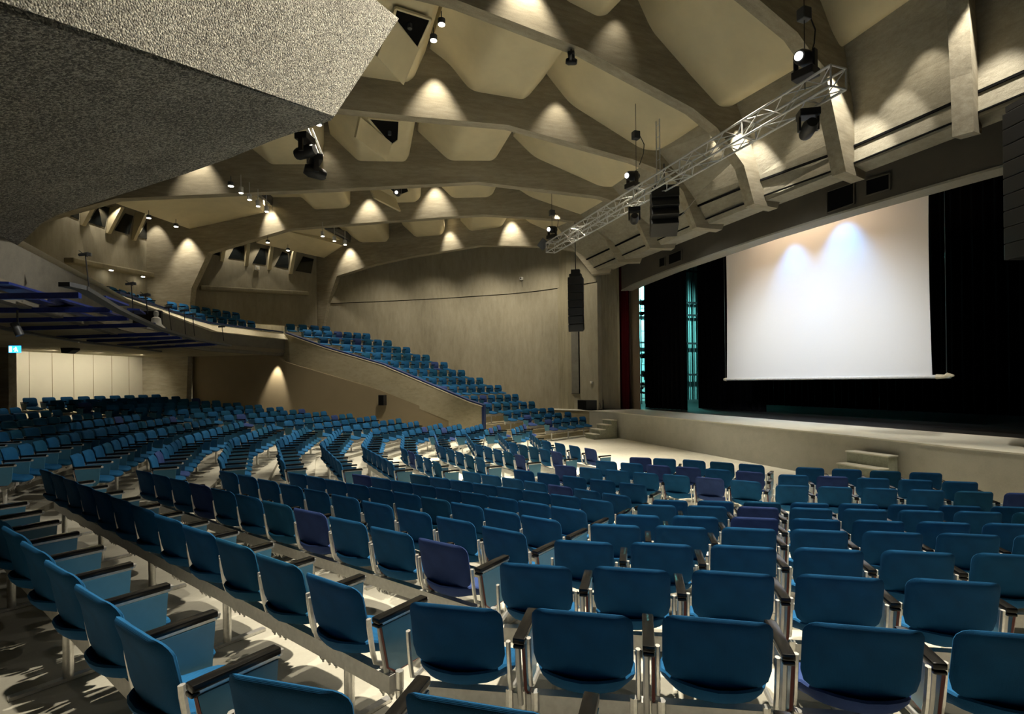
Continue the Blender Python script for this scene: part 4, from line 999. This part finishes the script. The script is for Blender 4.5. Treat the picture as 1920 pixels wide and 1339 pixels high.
def moving_head(lab,p,yaw,up=True,sc=1.0,name='moving_head_lamp',group='moving head lamps',lit=True,stem=0):
    t=thing(name,lab,'stage lamp',tuple(p),yaw,group)
    m=MB(); m.box((0,0,-.02),(.34*sc,.26*sc,.13*sc)); m.build('base',M['black'],t,bevel=.02)
    m=MB(); 
    for sx in(-1,1): m.box((.15*sx*sc,0,(.17 if up else -.17)*sc),(.04*sc,.10*sc,.30*sc))
    m.build('yoke',M['black'],t,bevel=.01)
    zz=(.26 if up else -.27)*sc
    if stem: m=MB(); m.bar((0,0,.03),(0,0,stem),.03,.03); m.build('hook',M['steel'],t)
    m=MB(); m.tube([(0,-.20*sc,zz-.05*sc),(0,-.14*sc,zz-.04*sc),(0,.10*sc,zz),(0,.2*sc,zz+.02*sc)],[.09*sc,.115*sc,.13*sc,.09*sc],14); m.build('head',M['black'],t,smooth=True)
    m=MB(); m.tube([(0,-.215*sc,zz-.053*sc),(0,-.20*sc,zz-.05*sc)],.066*sc,14); m.build('lens',M['lamp2'] if lit else M['glass'],t)
    return t
p=on_truss(1515,180); moving_head('black moving head lamp with bright lens on the upper truss end',p+Vector((-.05,0,.36)),math.radians(-75),True,1.05)
moving_head('black moving head lamp slung under the upper truss end',p+Vector((0,0,-.30)),math.radians(150),False,.95,lit=False)
p=on_truss(1190,350); moving_head('black moving head lamp with bright lens at the truss centre',p+Vector((-.05,0,.34)),math.radians(-75),True,1.0)
moving_head('black moving head lamp slung under the truss centre',p+Vector((0,0,-.28)),math.radians(150),False,.9,lit=False)
p=on_truss(1040,450); moving_head('black moving head lamp at the lower far end of the truss',p+Vector((-.1,0,.3)),math.radians(-60),True,1.0)
q=at(1018,458,19.2); t=thing('flag_board','small grey tilted flag board at the lower truss end','board',q,.3); m=MB(); m.box((0,0,0),(.32,.02,.34),0,0,.5,.5); m.build('plate',M['steel'],t); m=MB(); m.bar((0,0,0),(.25,.1,.1),.02,.02); m.build('clamp',M['steel'],t)
# hoists
for i,(x,y,h) in enumerate([(1193,330,1.6),(1512,110,1.4),(1036,440,1.2)]):
    p=on_truss(x,y); b0={0:2,1:0,2:4}[i]; t=thing('chain_hoist','dark chain hoist holding the truss, %s from left'%ORD[[1,2,0][i]],'hoist',tuple(p+Vector((0,0,h))),0,'hoists above the truss')
    m=MB(); m.box((0,0,0),(.18,.16,.2)); m.build('motor',M['steel'],t,bevel=.02); m=MB(); m.tube([(0,0,-.1),(0,0,-h+.13)],.008,5); m.tube([(0,0,.1),(0,0,ZT-p.z-h-1.2)],.008,5); m.build('chain',M['black'],t)
    m=MB(); m.tube([(.1,0,.05),(.25,0,-.2),(.22,0,-.45),(.1,0,-.75)],.012,6); m.build('cable',M['black'],t,smooth=True)
# ladder-like uprights above truss
p=on_truss(1235,330); t=thing('suspension_ladder','pair of thin aluminium uprights rising above the truss middle','ladder',tuple(p))
m=MB(); 
for dx in(-.07,.07): m.tube([(0,dx*1.0,.1),(0,dx,1.55)],.014,6)
m.build('upright',M['alutruss'],t); m=MB()
for i in range(5): m.bar((0,-.07,.3+.28*i),(0,.07,.3+.28*i),.012,.012)
m.build('rung',M['alutruss'],t)
# centre cluster loudspeaker
q=Vector(at(1246,398,13.2)); t=thing('speaker_cluster','black curved loudspeaker cluster hanging behind the truss middle','loudspeaker',tuple(q),math.radians(-28))
for i in range(4):
    m=MB(); m.box((0,-.03-.03*i*i*.35+.25,-.1),(.01,.01,.01)) if False else None
    tilt=-.10-.16*i; m.box((0,.03*i*i*.5,.42-.25*i),(.66,.44,.235),0,0,tilt); m.build('cabinet',M['black'],t,bevel=.02)
m=MB(); m.box((0,0,.60),(.5,.3,.05)); m.bar((0,0,.6),(0,0,1.2),.03,.03); m.build('flying_frame',M['steel'],t)
m=MB(); m.tube([(.3,-.25,-.25),(.72,-.3,.22)],.009,5); m.tube([(-.4,-.2,.45),(-.1,-.25,.62)],.009,5); m.build('stay_cable',M['alu'],t)
# line array
q=Vector(at(1080,570,19)); t=thing('line_array','tall black line array loudspeaker hanging by the side wall','loudspeaker',tuple(q),math.radians(-35))
yy=0; tl=0; zt=.80
for i in range(7):
    tl=[0,.0,-.02,-.05,-.1,-.18,-.28][i]; m=MB(); m.box((0,[0,0,0,.0,-.02,-.0,.05][i],zt-.27*i),(.52,.40,.26),0,0,-tl); m.build('cabinet',M['black'],t,bevel=.015)
m=MB(); m.box((0,0,1.0),(.42,.34,.10)); m.box((0,0,1.13),(.30,.25,.16)); m.build('flying_frame',M['black'],t); m=MB(); m.tube([(0,0,1.2),(0,-.05,2.9)],.015,6); m.build('hanging_cable',M['black'],t)
# second array at right frame edge
q=Vector(at(1935,330,9.0)); t=thing('line_array','very dark line array loudspeaker cut by the right frame edge','loudspeaker',tuple(q),math.radians(-20))
for i in range(9):
    m=MB(); m.box((0,.0,1.0-.28*i),(.6,.42,.27)); m.build('cabinet',M['black'],t,bevel=.015)
m=MB(); m.box((0,0,1.22),(.5,.4,.1)); m.tube([(0,0,1.25),(0,0,3)],.015,6); m.build('flying_frame',M['black'],t)
# subwoofer on the ledge
q=atz(1097,768.5,1.01); t=thing('subwoofer','wide black subwoofer standing on the ledge by the pier','loudspeaker',(q[0]+.15,q[1]+.05,1.01),math.radians(-62))
m=MB(); m.prism([(-.52,-.02,0),(0.03,-.12,0),(.5,-.02,0),(.5,.5,0),(-.52,.5,0)],(0,0,.42)); m.build('cabinet',M['black'],t,bevel=.01)
m=MB(); m.prism([(-.50,-.03,.03),(.0,-.13,.03),(0,-.128,.39),(-.50,-.025,.39)],(0,.012,0)); m.build('grille',M['dark'],t)
m=MB(); m.tube([(.52,.1,.25),(.6,.05,.3),(.62,.1,.12),(.56,.0,.02),(.75,-.05,.01)],.012,6); m.build('cable',M['black'],t,smooth=True)
# spotlights hanging left of centre under second beam with pipe
q=Vector(at(572,250,12.2)); t=thing('lamp_pipe','bright metal pipe frame carrying two black moving heads','pipe',tuple(q)); 
a0=Vector(at(576,240,12.2))-q; a1=Vector(at(597,292,12.4))-q; m=MB(); m.tube([a0,a1],.035,8); m.tube([a0+Vector((.1,0,0)),a1+Vector((.1,0,0))],.02,8); m.tube([a0+Vector((0,0,0)),a0+Vector((0,0,ZT-q.z-a0.z))],.015,6); m.build('pipe',M['alutruss'],t,smooth=True)
moving_head('black moving head lamp hanging highest on the pipe left of centre',at(572,258,12.0),math.radians(-120),False,1.15,lit=False)
moving_head('black moving head lamp hanging lowest on the pipe left of centre',at(590,296,12.2),math.radians(100),False,1.15,lit=False)
moving_head('small black spotlight clipped under the first beam near a panel',tuple(Vector(pl3(1071,97,1,W*.5))+Vector((0,0,-.05))),math.radians(60),False,.6,lit=False,stem=.14)
moving_head('small black lamp inside the third bay hatch opening',at(745,350,18.5),math.radians(-20),False,.8,stem=1.5)
# small camera on the wall by the left panel
q=wall_on(W34a,W34b,[(347,433)])[0]; t=thing('dome_camera','tiny white dome camera at the tip of the broad cream panel','camera',(q[0]+.2,q[1]-.2,q[2])); m=MB(); m.box((0,0,0),(.14,.12,.14)); m.build('housing',M['white'],t,bevel=.02); m=MB(); m.tube([(0,-.06,0),(0,-.08,0)],.04,10); m.build('lens',M['black'],t)
# ================================================================== ENCLOSURE (unseen walls, blackened to cut bounce onto the chair backs)
b=MB(); b.box((0,-9,6),(27,.3,12)); struct(b.build('wall_right',M['dark']))
b=MB(); b.box((-13.3,12,6),(.3,44,12)); struct(b.build('wall_back',M['dark']))
b=MB(); b.box((-4,33.5,6),(20,.3,12)); struct(b.build('wall_side',M['dark']))
# ================================================================== LIGHTS
WARM=(1,.90,.72); WH=(1,.93,.80)
# key: lamps at the stage rim shining into the audience
for v,p in ((18,1),(14.5,1.1),(11,1.1),(7.5,.9),(4.5,.6)):
    spot((7.0,v,8.7),(4.0,v*.8+2.2,0),260*p,80,.8,.10,WH)
# scallops on the beams (s,z from pixels of the top of each pool)
POOL=[(2,(816,170),60,44),(2,(1045,215),26,50),(2,(1115,262),20,48),(3,(1000,272),70,46),(3,(806,292),55,46),(3,(610,300),60,46),(3,(373,312),45,46),
(4,(951,352),85,44),(4,(816,366),60,46),(4,(692,388),55,46),(4,(509,408),70,46),(4,(352,462),60,50),(5,(959,428),80,44),(5,(843,446),45,46),(5,(656,478),60,50),
(1,(1156,62),60,50),(1,(985,0),60,56)]
for b_,(x,y),pw,ang in POOL:
    s,z=onl(b_,x,y); a=wpt(b_,s,z+.75,-.42); c=wpt(b_,s,z-2.4,.10); spot(a,c,pw*2.6,ang+22,.75,.06,WARM)
for b_,s in ((5,.9),(4,.9),(3,.95),(2,1.0),(1,.8),(0,.5),(-1,.6)):
    a=wpt(b_,.80,9.15 if b_>0 else 9.3,-.42); c=wpt(b_,.12,7.3,-.03); spot(a,c,330,50,.5,.03,WH)
    a=wpt(b_,.75,9.0 if b_>0 else 9.2,-1.5); c=wpt(b_,-.4,7.0,-1.4); spot(a,c,42,60,.5,.03,WARM)
q=Vector(atu(1638,92,10.6)); spot(tuple(q+Vector((-.35,0,.55))),tuple(Vector(atu(1668,250,11.2))),110,38,.4,.04,WH)
q=Vector(atu(1417,190,9.9)); spot(tuple(q+Vector((-.3,0,.45))),tuple(Vector(atu(1440,300,10.9))),120,50,.5,.04,WARM)
# aggregate face
spot((7.0,5.2,8.6),tuple((P2_+R3)/2),1900,44,.7,.15,WH)
# balcony rear wall pools
for (x,y,pw) in ((200,420,60),(260,432,90),(322,430,60),(150,400,40)):
    p=wall_on(W34a,W34b,[(x,y)])[0]; spot((p[0]+.5,p[1]-.35,p[2]+1.0),(p[0]+.15,p[1]-.1,p[2]-2.5),pw,70,.4,.04,WARM)
for (x,y,pw) in ((430,478,40),(480,480,40),(530,490,40)):
    p=wall_on(W45a,W45b,[(x,y)])[0]; spot((p[0]+.35,p[1]-.5,p[2]+1.0),(p[0]+.1,p[1]-.1,p[2]-2.5),pw,70,.4,.04,WARM)
for (x,y) in ((433,548),(482,550),(533,556),(375,545)):
    p=wall_on(*shift(W45a,W45b,.7),[(x,y)])[0]; spot((p[0]+.12,p[1]-.22,p[2]+.05),(p[0]+.05,p[1]-.05,p[2]-1.6),90,75,.35,.02,WARM)
for (x,y) in ((198,510),(258,522)):
    p=wall_on(*shift(W34a,W34b,.7),[(x,y)])[0]; spot((p[0]+.2,p[1]-.15,p[2]+.05),(p[0]+.05,p[1]-.05,p[2]-1.6),45,75,.35,.02,WARM)
# coping light on the balcony front
spot((-2.6,21.6,8.6),(-3.4,21.2,4.4),220,70,.6,.06,WARM); spot((-3.0,17.5,8.6),(-3.9,17.2,4.4),220,70,.6,.06,WARM); spot((-2.8,13.5,8.6),(-4.1,13.2,4.4),120,70,.6,.06,WARM)
# below the balcony : pool on the dark wall and wash on the beige wall
p=onplane(515,690,DW[1],(DW[2][0]-DW[1][0],DW[2][1]-DW[1][1])); r_=Vector((p[0],p[1],0)).normalized()
spot((p[0]-r_.x*.35,p[1]-r_.y*.35,3.5),(p[0]-r_.x*.0,p[1]-r_.y*.0,1.5),190,48,.7,.03,WARM)
for i in range(5):
    q=(P0[0]+d58[0]*(1.2+1.7*i)+nE[0]*1.7,P0[1]+d58[1]*(1.2+1.7*i)+nE[1]*1.7); spot((q[0],q[1],3.55),(q[0]-nE[0]*1.7,q[1]-nE[1]*1.7,2.0),95,140,.8,.08,(1,.92,.74))
spot((3.0,15.5,8.7),(2.2,22.3,2.0),700,48,.8,.1,WARM)  # extra spot, added only to brighten the arm parapet
# side wall pools
for (x,y,pw) in ((985,560,60),(1050,600,50),(900,540,75),(800,530,60),(700,520,40)):
    p=wallpos(x,y); r_=Vector((p[0],p[1],0)).normalized(); spot((p[0]-r_.x*2.8,p[1]-r_.y*2.8,8.4),(p[0],p[1],3.4),pw*3.4,95,1,.2,WARM)
# general house downlights over the seats
for (u_,v_,pw,an_) in ((-1.0,4.2,650,44),(1.9,3.3,2300,50),(4.3,3.7,1900,48),(6.9,4.4,1500,48),(9.2,6.2,700,44),(-.9,6.6,700,44),(1.8,6.9,1200,46),(4.6,7.2,1300,46),(7.3,8.0,1000,46),
    (.6,9.8,900,50),(3.4,10.3,1200,50),(6.2,11.0,1100,50),(8.4,12.4,700,50),(.0,13.2,900,50),(3.0,13.6,1200,50),(6.0,14.2,1100,50),(8.4,15.6,700,50),(.8,16.8,800,50),(3.6,17.2,1000,50),(6.4,17.6,900,50),(-.2,19.6,500,46),(8.8,19.0,600,46),(6.4,20.8,600,50),(4.2,22.4,600,50),(2.2,24.4,550,50),(.0,26.2,450,50),(-5.4,23,520,60),(-5.8,18.5,420,60)):
    spot((u_,v_,8.8),(u_-.75,v_-.65,0),pw*1.25,an_,.9,.10,WARM)
spot((-7.5,17,3.4),(-7.0,17,0),30,150,.9,.2,WARM); spot((-7,12,3.4),(-6.6,12,0),14,150,.9,.2,WARM)
# screen lights
sc=(US,(s0[1]+s1[1])/2,3.4)
spot((8.9,9.6,6.7),(US,12.0,2.4),400,72,1,.35,(.93,.97,1)); spot((8.9,15.6,6.7),(US,13.2,2.4),400,72,1,.35,(.93,.97,1))
for x_,y_,pw in ((1488,478,150),(1582,440,210)):
    q=atu(x_,y_,US); spot((US-.75,q[1],q[2]+1.0),(US-.02,q[1],q[2]-1.4),pw*.55,70,.9,.06,(.10,.45,1))
spot((US-1.5,12.7,9.2),(US,12.7,6.9),260,130,.9,.2,(1,.68,.42))
# teal wing
l=spot((18.5,26.2,8.8),(18.6,28.4,7.0),3000,130,.8,.1,(.35,1,.95))
spot((17.5,26.5,3.2),(17.2,28.4,2.2),160,90,.8,.1,(.9,.95,.8))
# ================================================================== WORLD + CAMERA
w_=bpy.data.worlds.new('world'); C.world=w_; w_.use_nodes=True
w_.node_tree.nodes['Background'].inputs[0].default_value=(1,.9,.7,1); w_.node_tree.nodes['Background'].inputs[1].default_value=.02
cam=bpy.data.cameras.new('camera'); co=bpy.data.objects.new('camera',cam); COL.objects.link(co); C.camera=co
cam.sensor_width=36; cam.sensor_fit='HORIZONTAL'; cam.lens=36*F/1920; cam.clip_start=.05; cam.clip_end=200
cam.shift_y=(CY-669.5)/1920
fwd=Vector((sa,ca,0)); rt=Vector((ca,-sa,0)); up_=Vector((0,0,1))
r2=rt*math.cos(RO)-up_*math.sin(RO); u2=rt*math.sin(RO)+up_*math.cos(RO)
m4=Matrix((( r2.x,u2.x,-fwd.x,0),(r2.y,u2.y,-fwd.y,0),(r2.z,u2.z,-fwd.z,ZC),(0,0,0,1)))
co.matrix_world=m4
C.view_settings.view_transform='Standard'; C.view_settings.look='None'; C.view_settings.exposure=1.2; C.view_settings.gamma=1; C.view_settings.use_curve_mapping=False
